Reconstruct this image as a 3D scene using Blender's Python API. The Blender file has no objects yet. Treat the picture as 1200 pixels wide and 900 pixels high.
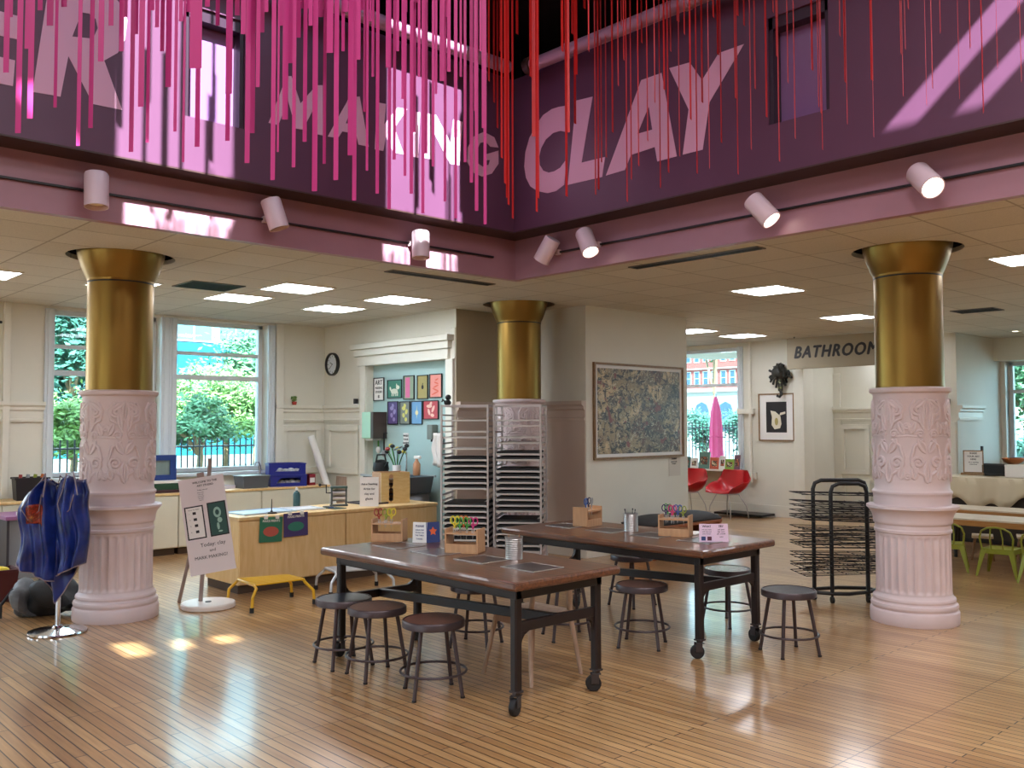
import bpy, bmesh, math, random
from mathutils import Vector, Matrix
PI = math.pi; R = math.radians
random.seed(7)
C = bpy.context.scene.collection
SC = bpy.context.scene

# ------------------------------------------------------------------ camera
FPX = 1074.297; YAW = R(46.9298); PIT = R(2.4402); ROL = R(-.1428)
EYE = Vector((0, 0, 1.7)); ZC = 3.1943
fw = Vector((math.cos(YAW)*math.cos(PIT), math.sin(YAW)*math.cos(PIT), math.sin(PIT)))
_r = Vector((math.sin(YAW), -math.cos(YAW), 0)); _u = _r.cross(fw)
rt = _r*math.cos(ROL) + _u*math.sin(ROL); up = -_r*math.sin(ROL) + _u*math.cos(ROL)
def ray(x, y): return fw + rt*((x-600)/FPX) + up*((450-y)/FPX)
def az(x, y, z=0.): d = ray(x, y); return EYE + d*((z-EYE.z)/d.z)
def ax(x, y, X): d = ray(x, y); return EYE + d*(X/d.x)
def ay(x, y, Y): d = ray(x, y); return EYE + d*(Y/d.y)
cd = bpy.data.cameras.new('camera'); cam = bpy.data.objects.new('camera', cd); C.objects.link(cam)
cd.sensor_fit = 'HORIZONTAL'; cd.sensor_width = 36; cd.lens = FPX/1200*36; cd.clip_end = 300
cam.matrix_world = Matrix(((rt.x, up.x, -fw.x, EYE.x), (rt.y, up.y, -fw.y, EYE.y), (rt.z, up.z, -fw.z, EYE.z), (0, 0, 0, 1)))
SC.camera = cam
SC.view_settings.view_transform = 'Standard'; SC.view_settings.look = 'None'
SC.view_settings.gamma = 1; SC.view_settings.use_curve_mapping = False; SC.view_settings.exposure = 0.42

# ------------------------------------------------------------------ materials
def lin(h):
    if isinstance(h, str):
        h = h.lstrip('#'); h = [int(h[i:i+2], 16)/255 for i in (0, 2, 4)]
        return tuple((c/12.92 if c <= .04045 else ((c+.055)/1.055)**2.4) for c in h) + (1,)
    return tuple(h) + (1,)
MATS = {}
def mat(name, col, rough=.5, metal=0., var=.0, vscale=6., bump=0., bscale=40., coat=0., spec=.5, stretch=None):
    """principled paint / metal / cloth with a little procedural colour variation and bump"""
    if name in MATS: return MATS[name]
    m = bpy.data.materials.new(name); m.use_nodes = True; MATS[name] = m
    nt = m.node_tree; b = nt.nodes['Principled BSDF']; L = nt.links.new
    c = lin(col)
    b.inputs['Base Color'].default_value = c; b.inputs['Roughness'].default_value = rough
    b.inputs['Metallic'].default_value = metal; b.inputs['Coat Weight'].default_value = coat
    b.inputs['Specular IOR Level'].default_value = spec
    tc = nt.nodes.new('ShaderNodeTexCoord'); mp = nt.nodes.new('ShaderNodeMapping')
    L(tc.outputs['Object'], mp.inputs['Vector'])
    if stretch: mp.inputs['Scale'].default_value = stretch
    if var:
        n = nt.nodes.new('ShaderNodeTexNoise'); n.inputs['Scale'].default_value = vscale; n.inputs['Detail'].default_value = 5
        L(mp.outputs['Vector'], n.inputs['Vector'])
        r = nt.nodes.new('ShaderNodeValToRGB'); r.color_ramp.elements[0].position = .3; r.color_ramp.elements[1].position = .7
        r.color_ramp.elements[0].color = tuple(x*(1-var) for x in c[:3])+(1,)
        r.color_ramp.elements[1].color = tuple(min(1, x*(1+var)) for x in c[:3])+(1,)
        L(n.outputs['Fac'], r.inputs['Fac']); L(r.outputs['Color'], b.inputs['Base Color'])
    if bump:
        n2 = nt.nodes.new('ShaderNodeTexNoise'); n2.inputs['Scale'].default_value = bscale; n2.inputs['Detail'].default_value = 3
        L(mp.outputs['Vector'], n2.inputs['Vector'])
        bp = nt.nodes.new('ShaderNodeBump'); bp.inputs['Strength'].default_value = bump; bp.inputs['Distance'].default_value = .01
        L(n2.outputs['Fac'], bp.inputs['Height']); L(bp.outputs['Normal'], b.inputs['Normal'])
    return m
def emis(name, col, s):
    if name in MATS: return MATS[name]
    m = mat(name, col, .4); b = m.node_tree.nodes['Principled BSDF']
    b.inputs['Emission Color'].default_value = lin(col); b.inputs['Emission Strength'].default_value = s
    return m
def wood(name, c1, c2, rough=.4, scale=(14, 1.2, 14), coat=0.):
    if name in MATS: return MATS[name]
    m = mat(name, c1, rough, coat=coat); nt = m.node_tree; b = nt.nodes['Principled BSDF']; L = nt.links.new
    tc = nt.nodes.new('ShaderNodeTexCoord'); mp = nt.nodes.new('ShaderNodeMapping'); mp.inputs['Scale'].default_value = scale
    n = nt.nodes.new('ShaderNodeTexNoise'); n.inputs['Scale'].default_value = 3; n.inputs['Detail'].default_value = 8; n.inputs['Distortion'].default_value = .6
    r = nt.nodes.new('ShaderNodeValToRGB'); r.color_ramp.elements[0].position = .35; r.color_ramp.elements[1].position = .68
    r.color_ramp.elements[0].color = lin(c1); r.color_ramp.elements[1].color = lin(c2)
    L(tc.outputs['Object'], mp.inputs['Vector']); L(mp.outputs['Vector'], n.inputs['Vector'])
    L(n.outputs['Fac'], r.inputs['Fac']); L(r.outputs['Color'], b.inputs['Base Color'])
    return m

def floor_mat():
    m = mat('floor_strip_wood', '#b98a58', .3); nt = m.node_tree; b = nt.nodes['Principled BSDF']; N = nt.nodes.new; L = nt.links.new
    tc = N('ShaderNodeTexCoord'); sp = N('ShaderNodeSeparateXYZ'); cb = N('ShaderNodeCombineXYZ')
    L(tc.outputs['Object'], sp.inputs[0]); L(sp.outputs['Y'], cb.inputs['X']); L(sp.outputs['X'], cb.inputs['Y'])
    br = N('ShaderNodeTexBrick'); br.inputs['Scale'].default_value = 1; br.offset = .37; br.offset_frequency = 2
    br.inputs['Brick Width'].default_value = 1.9; br.inputs['Row Height'].default_value = .062
    br.inputs['Mortar Size'].default_value = .0042; br.inputs['Mortar Smooth'].default_value = .3; br.inputs['Bias'].default_value = 0
    br.inputs['Color1'].default_value = lin('#cba877'); br.inputs['Color2'].default_value = lin('#ac8659'); br.inputs['Mortar'].default_value = lin('#3a2a1c')
    L(cb.outputs[0], br.inputs['Vector'])
    mp = N('ShaderNodeMapping'); mp.inputs['Scale'].default_value = (1.2, 22, 1); L(cb.outputs[0], mp.inputs['Vector'])
    n = N('ShaderNodeTexNoise'); n.inputs['Scale'].default_value = 2.2; n.inputs['Detail'].default_value = 7; L(mp.outputs[0], n.inputs['Vector'])
    gr = N('ShaderNodeValToRGB'); gr.color_ramp.elements[0].position = .3; gr.color_ramp.elements[1].position = .75
    gr.color_ramp.elements[0].color = (.72, .66, .60, 1); gr.color_ramp.elements[1].color = (1.08, 1.04, 1.0, 1); L(n.outputs['Fac'], gr.inputs['Fac'])
    mx = N('ShaderNodeMix'); mx.data_type = 'RGBA'; mx.blend_type = 'MULTIPLY'; mx.inputs[0].default_value = 1
    L(br.outputs['Color'], mx.inputs['A']); L(gr.outputs['Color'], mx.inputs['B'])
    # worn patches
    n2 = N('ShaderNodeTexNoise'); n2.inputs['Scale'].default_value = .8; n2.inputs['Detail'].default_value = 1.0; L(tc.outputs['Object'], n2.inputs['Vector'])
    wr = N('ShaderNodeValToRGB'); wr.color_ramp.elements[0].position = .36; wr.color_ramp.elements[1].position = .62
    wr.color_ramp.elements[0].color = (.86, .79, .74, 1); wr.color_ramp.elements[1].color = (1.05, 1.03, 1.0, 1); L(n2.outputs['Fac'], wr.inputs['Fac'])
    m2 = N('ShaderNodeMix'); m2.data_type = 'RGBA'; m2.blend_type = 'MULTIPLY'; m2.inputs[0].default_value = 1
    L(mx.outputs['Result'], m2.inputs['A']); L(wr.outputs['Color'], m2.inputs['B'])
    # end joints of the floor panels, straight across the strips
    md = N('ShaderNodeMath'); md.operation = 'FLOORED_MODULO'; md.inputs[1].default_value = 2.28; L(sp.outputs['Y'], md.inputs[0])
    lt = N('ShaderNodeMath'); lt.operation = 'LESS_THAN'; lt.inputs[1].default_value = .007; L(md.outputs[0], lt.inputs[0])
    m3 = N('ShaderNodeMix'); m3.data_type = 'RGBA'; m3.inputs['B'].default_value = lin('#54391f')
    fm = N('ShaderNodeMath'); fm.operation = 'MULTIPLY'; fm.inputs[1].default_value = .75; L(lt.outputs[0], fm.inputs[0])
    L(fm.outputs[0], m3.inputs[0]); L(m2.outputs['Result'], m3.inputs['A']); L(m3.outputs['Result'], b.inputs['Base Color'])
    rr = N('ShaderNodeMapRange'); rr.inputs['To Min'].default_value = .26; rr.inputs['To Max'].default_value = .34; L(n2.outputs['Fac'], rr.inputs['Value'])
    L(rr.outputs[0], b.inputs['Roughness'])
    bp = N('ShaderNodeBump'); bp.inputs['Strength'].default_value = .25; bp.inputs['Distance'].default_value = .004; bp.invert = True
    L(br.outputs['Fac'], bp.inputs['Height']); L(bp.outputs['Normal'], b.inputs['Normal'])
    b.inputs['Coat Weight'].default_value = .7; b.inputs['Coat Roughness'].default_value = .14
    return m
def ceil_mat():
    m = mat('ceiling_tile_grid', '#d9d5c8', .85); nt = m.node_tree; b = nt.nodes['Principled BSDF']; N = nt.nodes.new; L = nt.links.new
    tc = N('ShaderNodeTexCoord'); mp = N('ShaderNodeMapping'); mp.inputs['Location'].default_value = (-6.2, -8.68, 0); L(tc.outputs['Object'], mp.inputs['Vector'])
    br = N('ShaderNodeTexBrick'); br.offset = 0; br.inputs['Scale'].default_value = 1
    br.inputs['Brick Width'].default_value = .648; br.inputs['Row Height'].default_value = .648
    br.inputs['Mortar Size'].default_value = .009; br.inputs['Mortar Smooth'].default_value = .1
    br.inputs['Color1'].default_value = lin('#d8d4c8'); br.inputs['Color2'].default_value = lin('#cfcabd'); br.inputs['Mortar'].default_value = lin('#a8a294')
    L(mp.outputs[0], br.inputs['Vector'])
    n = N('ShaderNodeTexNoise'); n.inputs['Scale'].default_value = 90; n.inputs['Detail'].default_value = 2; L(tc.outputs['Object'], n.inputs['Vector'])
    r = N('ShaderNodeValToRGB'); r.color_ramp.elements[0].position = .3; r.color_ramp.elements[0].color = (.88, .88, .88, 1); r.color_ramp.elements[1].position = .55
    L(n.outputs['Fac'], r.inputs['Fac'])
    mx = N('ShaderNodeMix'); mx.data_type = 'RGBA'; mx.blend_type = 'MULTIPLY'; mx.inputs[0].default_value = 1
    L(br.outputs['Color'], mx.inputs['A']); L(r.outputs['Color'], mx.inputs['B']); L(mx.outputs['Result'], b.inputs['Base Color'])
    bp = N('ShaderNodeBump'); bp.inputs['Strength'].default_value = .3; bp.inputs['Distance'].default_value = .006
    L(br.outputs['Fac'], bp.inputs['Height']); bp.invert = False; L(bp.outputs['Normal'], b.inputs['Normal'])
    return m
def glass_mat():
    m = bpy.data.materials.new('window_glass'); m.use_nodes = True; nt = m.node_tree; nt.nodes.clear(); N = nt.nodes.new; L = nt.links.new
    o = N('ShaderNodeOutputMaterial'); mx = N('ShaderNodeMixShader'); t = N('ShaderNodeBsdfTransparent'); g = N('ShaderNodeBsdfGlossy')
    t.inputs['Color'].default_value = (.80, .94, .97, 1); g.inputs['Roughness'].default_value = .02
    f = N('ShaderNodeFresnel'); f.inputs['IOR'].default_value = 1.35
    L(f.outputs[0], mx.inputs[0]); L(t.outputs[0], mx.inputs[1]); L(g.outputs[0], mx.inputs[2]); L(mx.outputs[0], o.inputs['Surface'])
    return m
def abstract_mat(name, cols, scale, seed, blob=None):
    m = mat(name, cols[0], .35); nt = m.node_tree; b = nt.nodes['Principled BSDF']; N = nt.nodes.new; L = nt.links.new
    tc = N('ShaderNodeTexCoord'); mp = N('ShaderNodeMapping'); mp.inputs['Location'].default_value = (seed, seed*.7, seed*1.3)
    L(tc.outputs['Object'], mp.inputs['Vector'])
    n = N('ShaderNodeTexNoise'); n.inputs['Scale'].default_value = scale; n.inputs['Detail'].default_value = 9; n.inputs['Roughness'].default_value = .75; n.inputs['Distortion'].default_value = 1.6
    L(mp.outputs[0], n.inputs['Vector'])
    r = N('ShaderNodeValToRGB'); el = r.color_ramp.elements; r.color_ramp.interpolation = 'CONSTANT'
    k = len(cols); el[0].color = lin(cols[0]); el[0].position = 0; el[1].color = lin(cols[-1]); el[1].position = .70
    for i, c in enumerate(cols[1:-1]):
        e = el.new(.32 + .38*(i)/(k-2)); e.color = lin(c)
    L(n.outputs['Fac'], r.inputs['Fac'])
    v = N('ShaderNodeTexVoronoi'); v.inputs['Scale'].default_value = scale*5; v.feature = 'DISTANCE_TO_EDGE'; L(mp.outputs[0], v.inputs['Vector'])
    lt = N('ShaderNodeMath'); lt.operation = 'LESS_THAN'; lt.inputs[1].default_value = .045; L(v.outputs['Distance'], lt.inputs[0])
    fm = N('ShaderNodeMath'); fm.operation = 'MULTIPLY'; fm.inputs[1].default_value = .7; L(lt.outputs[0], fm.inputs[0])
    mx = N('ShaderNodeMix'); mx.data_type = 'RGBA'; mx.inputs['B'].default_value = lin('#2a201c')
    L(fm.outputs[0], mx.inputs[0]); L(r.outputs['Color'], mx.inputs['A']); L(mx.outputs['Result'], b.inputs['Base Color'])
    return m

# ------------------------------------------------------------------ mesh builder
class MB:
    def __init__(s): s.v = []; s.f = []
    def add(s, vs, fs):
        n = len(s.v); s.v += [tuple(v) for v in vs]; s.f += [tuple(i+n for i in f) for f in fs]; return s
    def box(s, x0, y0, z0, x1, y1, z1, M=None):
        vs = [Vector(p) for p in ((x0,y0,z0),(x1,y0,z0),(x1,y1,z0),(x0,y1,z0),(x0,y0,z1),(x1,y0,z1),(x1,y1,z1),(x0,y1,z1))]
        if M is not None: vs = [M @ v for v in vs]
        return s.add(vs, [(3,2,1,0),(4,5,6,7),(0,1,5,4),(1,2,6,5),(2,3,7,6),(3,0,4,7)])
    def cbox(s, c, size, M=None):
        c = Vector(c); h = Vector(size)/2
        T = Matrix.Translation(c) @ (M if M is not None else Matrix())
        return s.box(-h.x, -h.y, -h.z, h.x, h.y, h.z, T)
    def tube(s, pts, r, n=8, closed=False):
        P = [Vector(p) for p in pts]; k = len(P); rr = r if isinstance(r, (list, tuple)) else [r]*k
        rings = []; prev = None
        for i, p in enumerate(P):
            if closed: t = P[(i+1) % k] - P[i-1]
            else: t = P[min(i+1, k-1)] - P[max(i-1, 0)]
            t.normalize()
            if prev is None:
                a = Vector((0, 0, 1)) if abs(t.z) < .9 else Vector((1, 0, 0)); a = (a - t*a.dot(t)).normalized()
            else: a = (prev - t*prev.dot(t)).normalized()
            prev = a; b = t.cross(a)
            rings.append([p + (a*math.cos(2*PI*j/n) + b*math.sin(2*PI*j/n))*rr[i] for j in range(n)])
        vs = [v for g in rings for v in g]; fs = []
        for i in range(k if closed else k-1):
            i2 = (i+1) % k
            for j in range(n): fs.append((i*n+j, i*n+(j+1) % n, i2*n+(j+1) % n, i2*n+j))
        if not closed: fs += [tuple(range(n))[::-1], tuple((k-1)*n+j for j in range(n))]
        return s.add(vs, fs)
    def lathe(s, prof, n=32, c=(0, 0, 0), rfun=None, cap=True):
        vs = []; fs = []; k = len(prof); c = Vector(c)
        for (r, z) in prof:
            for j in range(n):
                a = 2*PI*j/n; q = rfun(r, z, a) if rfun else r
                vs.append(c + Vector((q*math.cos(a), q*math.sin(a), z)))
        for i in range(k-1):
            for j in range(n): fs.append((i*n+j, i*n+(j+1) % n, (i+1)*n+(j+1) % n, (i+1)*n+j))
        if cap: fs += [tuple(range(n))[::-1], tuple((k-1)*n+j for j in range(n))]
        return s.add(vs, fs)
    def cyl(s, p0, p1, r0, r1=None, n=16): return s.tube([p0, p1], [r0, r1 if r1 is not None else r0], n)
    def prism(s, poly, O, U, V, d):
        """polygon in the plane O + u*U + v*V, extruded by the vector d; poly may carry holes via bmesh fill"""
        O = Vector(O); U = Vector(U); V = Vector(V); d = Vector(d)
        n = len(poly); b = [O + U*p[0] + V*p[1] for p in poly]
        return s.add(b + [p + d for p in b], [tuple(range(n))[::-1], tuple(range(n, 2*n))] + [(i, (i+1) % n, n+(i+1) % n, n+i) for i in range(n)])
    def ball(s, c, rad, nu=12, nv=8, M=None):
        rad = (rad,)*3 if not isinstance(rad, (tuple, list)) else rad
        vs = []; fs = []; c = Vector(c)
        for i in range(nv+1):
            t = PI*i/nv
            for j in range(nu):
                p = 2*PI*j/nu; v = Vector((rad[0]*math.sin(t)*math.cos(p), rad[1]*math.sin(t)*math.sin(p), rad[2]*math.cos(t)))
                vs.append(c + (M @ v if M is not None else v))
        for i in range(nv):
            for j in range(nu): fs.append((i*nu+j, (i+1)*nu+j, (i+1)*nu+(j+1) % nu, i*nu+(j+1) % nu))
        return s.add(vs, fs)
    def grid(s, fn, nu, nv, wrap=False):
        vs = [fn(i/(nu if wrap else nu-1), j/(nv-1)) for j in range(nv) for i in range(nu)]; fs = []
        for j in range(nv-1):
            for i in range(nu if wrap else nu-1):
                i2 = (i+1) % nu; fs.append((j*nu+i, j*nu+i2, (j+1)*nu+i2, (j+1)*nu+i))
        return s.add(vs, fs)
    def make(s, name, m, parent=None, smooth=True, bevel=0., solid=0., ang=35, sub=0, doubles=True):
        me = bpy.data.meshes.new(name); me.from_pydata([tuple(v) for v in s.v], [], s.f); me.update()
        bm = bmesh.new(); bm.from_mesh(me)
        if doubles: bmesh.ops.remove_doubles(bm, verts=bm.verts, dist=1e-5)
        bmesh.ops.recalc_face_normals(bm, faces=bm.faces); bm.to_mesh(me); bm.free()
        if smooth:
            for p in me.polygons: p.use_smooth = True
            me.set_sharp_from_angle(angle=R(ang))
        o = bpy.data.objects.new(name, me); C.objects.link(o); me.materials.append(m)
        if parent is not None: o.parent = parent
        if solid:
            q = o.modifiers.new('solid', 'SOLIDIFY'); q.thickness = solid; q.offset = 0
        if bevel:
            q = o.modifiers.new('bevel', 'BEVEL'); q.width = bevel; q.segments = 2; q.limit_method = 'ANGLE'; q.angle_limit = R(40)
        if sub:
            q = o.modifiers.new('sub', 'SUBSURF'); q.levels = sub; q.render_levels = sub
        return o
def poly_with_holes(name, m, outer, holes, O, U, V, d, parent=None):
    """filled outline with holes, thickened by d"""
    bm = bmesh.new(); O = Vector(O); U = Vector(U); V = Vector(V); es = []
    for loop in [outer] + holes:
        vs = [bm.verts.new(O + U*p[0] + V*p[1]) for p in loop]
        es += [bm.edges.new((vs[i], vs[(i+1) % len(vs)])) for i in range(len(vs))]
    bmesh.ops.triangle_fill(bm, use_beauty=True, use_dissolve=False, edges=es)
    g = bmesh.ops.extrude_face_region(bm, geom=list(bm.faces))
    bmesh.ops.translate(bm, vec=Vector(d), verts=[x for x in g['geom'] if isinstance(x, bmesh.types.BMVert)])
    bmesh.ops.recalc_face_normals(bm, faces=bm.faces)
    me = bpy.data.meshes.new(name); bm.to_mesh(me); bm.free(); me.materials.append(m)
    o = bpy.data.objects.new(name, me); C.objects.link(o)
    if parent is not None: o.parent = parent
    return o
def tag(o, label=None, cat=None, group=None, kind=None):
    if label: o['label'] = label
    if cat: o['category'] = cat
    if group: o['group'] = group
    if kind: o['kind'] = kind
    return o
def thing(name, label, cat, loc=(0, 0, 0), rz=0., group=None):
    o = bpy.data.objects.new(name, None); C.objects.link(o); o.location = loc; o.rotation_euler = (0, 0, rz); o.empty_display_size = .1
    return tag(o, label, cat, group)
def struct(o): o['kind'] = 'structure'; return o
def at(o, loc, rz=0., rx=0., ry=0.):
    o.location = loc; o.rotation_euler = (rx, ry, rz); return o
def dup(o, loc=None, rz=None, label=None, group=None, parent=None):
    c = o.copy(); C.objects.link(c)
    if parent is not None: c.parent = parent
    if loc is not None: c.location = loc
    if rz is not None: c.rotation_euler = (0, 0, rz)
    if label: c['label'] = label
    if group: c['group'] = group
    for ch in list(o.children): dup(ch, parent=c)
    return c
def text(name, s, size, m, parent, loc, rot, bold=0., shear=0., align='CENTER', ext=.0012, sx=1., gap=1.):
    cu = bpy.data.curves.new(name, 'FONT'); cu.body = s; cu.size = size; cu.shear = shear; cu.align_x = align; cu.align_y = 'CENTER'
    cu.extrude = ext; cu.resolution_u = 3; cu.space_line = 1.0; cu.space_character = gap
    t = bpy.data.objects.new(name+'_curve', cu); C.objects.link(t)
    dg = bpy.context.evaluated_depsgraph_get(); me = bpy.data.meshes.new_from_object(t.evaluated_get(dg))
    bpy.data.objects.remove(t); bpy.data.curves.remove(cu)
    if bold:                                              # heavier strokes
        vs = [v.co.copy() for v in me.vertices]; fs = [tuple(p.vertices) for p in me.polygons]; n = len(vs); k = bold*size
        V = []; Fs = []
        for j, (dx, dy) in enumerate(((-k, 0), (k, 0), (0, -k*.7), (0, k*.7))): V += [(v.x+dx, v.y+dy, v.z+j*1e-5) for v in vs]; Fs += [tuple(i+j*n for i in f) for f in fs]
        me = bpy.data.meshes.new(name); me.from_pydata(V, [], Fs); me.update()
    me.name = name; me.materials.clear(); me.materials.append(m)
    o = bpy.data.objects.new(name, me); C.objects.link(o); o.parent = parent; o.location = loc; o.rotation_euler = rot; o.scale = (sx, 1, 1)
    return o
def walls_box(axis, c0, c1, a0, a1, z0, z1, holes):
    """wall slab with rectangular holes: axis 'x' runs along X between Y=c0..c1"""
    A = sorted({a0, a1, *[h[0] for h in holes], *[h[1] for h in holes]}); Z = sorted({z0, z1, *[h[2] for h in holes], *[h[3] for h in holes]})
    b = MB()
    for i in range(len(A)-1):
        run = None
        for j in range(len(Z)-1):
            cx, cz = (A[i]+A[i+1])/2, (Z[j]+Z[j+1])/2
            if any(h[0] < cx < h[1] and h[2] < cz < h[3] for h in holes):
                run = None; continue
            q = (A[i], c0, Z[j], A[i+1], c1, Z[j+1]) if axis == 'x' else (c0, A[i], Z[j], c1, A[i+1], Z[j+1])
            b.box(*q)
    return b

M_wall = mat('cream_wall_paint', '#dcd9cb', .6, var=.03, vscale=1.5)
M_trim = mat('cream_trim_paint', '#e0ddd0', .42, var=.02)
M_plum = mat('plum_wall_paint', '#57324b', .45, var=.06, vscale=2)
M_mauve = mat('mauve_fascia_paint', '#a07684', .38, var=.03)
M_brown = mat('soffit_shade_flange_brown', '#3a2420', .5)
M_letter = mat('pale_pink_letter_paint', '#d5a0bb', .5)
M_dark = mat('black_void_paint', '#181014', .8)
M_gold = mat('gold_paint', '#8c6d33', .36, .85, var=.05, vscale=3, stretch=(1, 1, .2))
M_pink = mat('pale_pink_plaster_paint', '#d2c1c2', .5, var=.04, vscale=5)
M_black = mat('black_metal', '#141416', .4)
M_steel = mat('brushed_steel', '#b9b6b4', .32, .9, var=.06)
M_chrome = mat('chrome', '#d6d6d8', .12, 1.)
M_alu = mat('aluminium_rack', '#bdb4b2', .38, .75, var=.05)
M_lwood = wood('maple_veneer', '#d9b67c', '#e3c48f', .42, (9, 9, 1.2))
M_cwood = wood('caddy_plywood', '#b98d66', '#c79b72', .55, (10, 10, 2))
M_twood = wood('dark_table_wood', '#4b2f22', '#754b33', .3, (16, 1.3, 16), coat=.25)
M_frame = mat('dark_brown_table_frame', '#1b1112', .42, var=.15)
M_white = mat('white_card', '#e8e6e2', .6)
M_ink = mat('black_ink', '#1d1c20', .6)
M_glass = glass_mat()
M_blackplastic = mat('black_plastic', '#1a1a1c', .45)

# ------------------------------------------------------------------ setting: shell
WY = 12.4; EX = 14.85
b = MB().box(-8, -8, -.1, 18.4, 12.7, 0); fl = struct(b.make('floor', floor_mat(), smooth=False))
COLS = [(3.025, 8.372), (7.947, 8.372), (7.947, 3.450)]
def circ(c, r, n=40): return [(c[0]+r*math.cos(2*PI*i/n), c[1]+r*math.sin(2*PI*i/n)) for i in range(n)]
AX, AY = 6.523, 6.927          # fascia planes
UX, UY = 6.243, 6.650          # upper wall planes
ce = poly_with_holes('ceiling', ceil_mat(), [(-8, -8), (18.4, -8), (18.4, 12.7), (-8, 12.7)],
    [[(-6, -6), (AX+.02, -6), (AX+.02, AY+.02), (-6, AY+.02)]] + [circ(c, .455) for c in COLS], (0, 0, ZC), (1, 0, 0), (0, 1, 0), (0, 0, .04)); struct(ce)
# sun direction, and unseen roof openings shaped to throw the sun patches
SUN = Vector((.6, 1, -.9))
ROOF = 6.0
def up_to_roof(p): t = (ROOF-p[2])/SUN.z; q = Vector(p) + SUN*t; return (q.x, q.y)
def cut(*pts): return [up_to_roof(p) for p in pts]
sun_patch_cuts = [cut((2.36, UY, 3.3), (3.24, UY, 3.3), (3.24, UY, 5.05), (2.36, UY, 5.05)),
            cut((4.70, UY, 3.3), (5.56, UY, 3.3), (5.56, UY, 4.95), (4.70, UY, 4.95)),
            cut((UX, 2.98, 3.63), (UX, 2.62, 3.63), (UX, 1.62, 4.53), (UX, 1.98, 4.53)),
            cut((UX, 2.50, 3.63), (UX, 2.20, 3.63), (UX, 1.55, 4.21), (UX, 1.85, 4.21)),
            cut((2.50, 6.72, 0), (2.72, 6.66, 0), (2.78, 7.25, 0), (2.56, 7.4, 0)),
            cut((2.86, 6.70, 0), (3.02, 6.66, 0), (3.10, 7.10, 0), (2.92, 7.2, 0)),
            cut((3.16, 6.66, 0), (3.40, 6.62, 0), (3.44, 6.98, 0), (3.22, 7.08, 0))]


M_roof = mat('dark_roof_deck', '#241620', .8)
ro = poly_with_holes('ceiling_atrium', M_roof, [(-8.2, -8.2), (18.6, -8.2), (18.6, 12.9), (-8.2, 12.9)], sun_patch_cuts, (0, 0, ROOF), (1, 0, 0), (0, 1, 0), (0, 0, .12)); struct(ro)

# outer walls (windows are holes)
W1 = (3.66, 5.02, 1.02, 3.16); W2 = (5.24, 6.62, 1.02, 3.16)
wb = walls_box('x', WY, WY+.32, -8, 15.2, 0, ROOF, [W1, W2, (.4, 1.8, 1.02, 3.16), (-2.6, -1.2, 1.02, 3.16), (-5.4, -4.0, 1.02, 3.16)])
struct(wb.make('wall_window', M_wall, smooth=False))
WE = (9.66, 11.3, .86, 3.12)
struct(walls_box('y', EX, EX+.3, 8.36, WY, 0, ROOF, [WE]).make('wall_end', M_wall, smooth=False))
struct(MB().box(EX+.3, 8.36, 0, 16.3, 8.5, ROOF).make('wall_passage', M_wall, smooth=False))
struct(MB().box(16.0, 6.36, 0, 16.3, 8.36, ROOF).box(15.86, 6.1, 0, 18, 6.36, ZC).box(16.3, 6.1, ZC, 18, 6.36, ROOF).make('wall_alcove', M_wall, smooth=False))
WR = (4.75, 6.02, 1.0, 2.78); WR2 = (2.2, 3.8, 1.0, 2.78); WR3 = (-.4, 1.2, 1.0, 2.78)
struct(walls_box('y', 18, 18.3, -8, 6.36, 0, ROOF, [WR, WR2, WR3]).make('wall_right', M_wall, smooth=False))
struct(MB().box(17.55, -8, 2.79, 18, 6.1, ZC).make('wall_soffit', M_wall, smooth=False))
struct(MB().box(-8, -8.3, 0, 18.3, -8, ROOF).make('wall_back', M_wall, smooth=False))
struct(walls_box('y', -8.3, -8, -8, WY+.3, 0, ROOF, [(2, 4, 1, 3.1), (6, 8, 1, 3.1)]).make('wall_left', M_wall, smooth=False))
# central pier: clock wall with its recess, return, picture wall
struct(walls_box('y', 7.6, 7.70, 9.2, WY, 0, ROOF, [(9.36, 11.22, 0, 2.54)]).make('wall_clock', M_wall, smooth=False))
struct(MB().box(7.701, 9.2, 0, 8.6, WY, ROOF).make('wall_recess', mat('recess_teal_light', '#a9c6c4', .5), smooth=False))  # teal light in the recess is put into the wall colour
struct(MB().box(8.6, 7.83, 0, 10.73, WY, ROOF).make('wall_picture', M_wall, smooth=False))
struct(MB().box(7.6, 9.19, 0, 8.6, 9.2, 3.19).make('wall_return', mat('tan_return_paint', '#b5a88d', .6), smooth=False))

# chair rails, wainscot panels, baseboards
def rail(name, axis, c, sgn, a0, a1, z, m=M_trim):
    """moulded rail on the wall plane c, projecting by sgn"""
    prof = [(0, -.20), (.035, -.20), (.04, -.17), (.022, -.16), (.022, -.07), (.05, -.05), (.05, -.02), (.085, .005), (.085, .05), (0, .05)]
    b = MB(); n = len(prof)
    for e in (a0, a1):
        for (d, h) in prof: b.v.append((e, c+sgn*d, z+h) if axis == 'x' else (c+sgn*d, e, z+h))
    b.f = [tuple(range(n)), tuple(range(n, 2*n))] + [(i, (i+1) % n, n+(i+1) % n, n+i) for i in range(n)]
    return struct(b.make(name, m, smooth=False))
def panel(name, axis, c, sgn, a0, a1, z0, z1, m=M_trim):
    b = MB(); w = .085; d = .038
    for q in ((a0, a1, z0, z0+w), (a0, a1, z1-w, z1), (a0, a0+w, z0+w, z1-w), (a1-w, a1, z0+w, z1-w)):
        if axis == 'x': b.box(q[0], min(c, c+sgn*d), q[2], q[1], max(c, c+sgn*d), q[3])
        else: b.box(min(c, c+sgn*d), q[0], q[2], max(c, c+sgn*d), q[1], q[3])
    return struct(b.make(name, m, smooth=False, bevel=.006))
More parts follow.
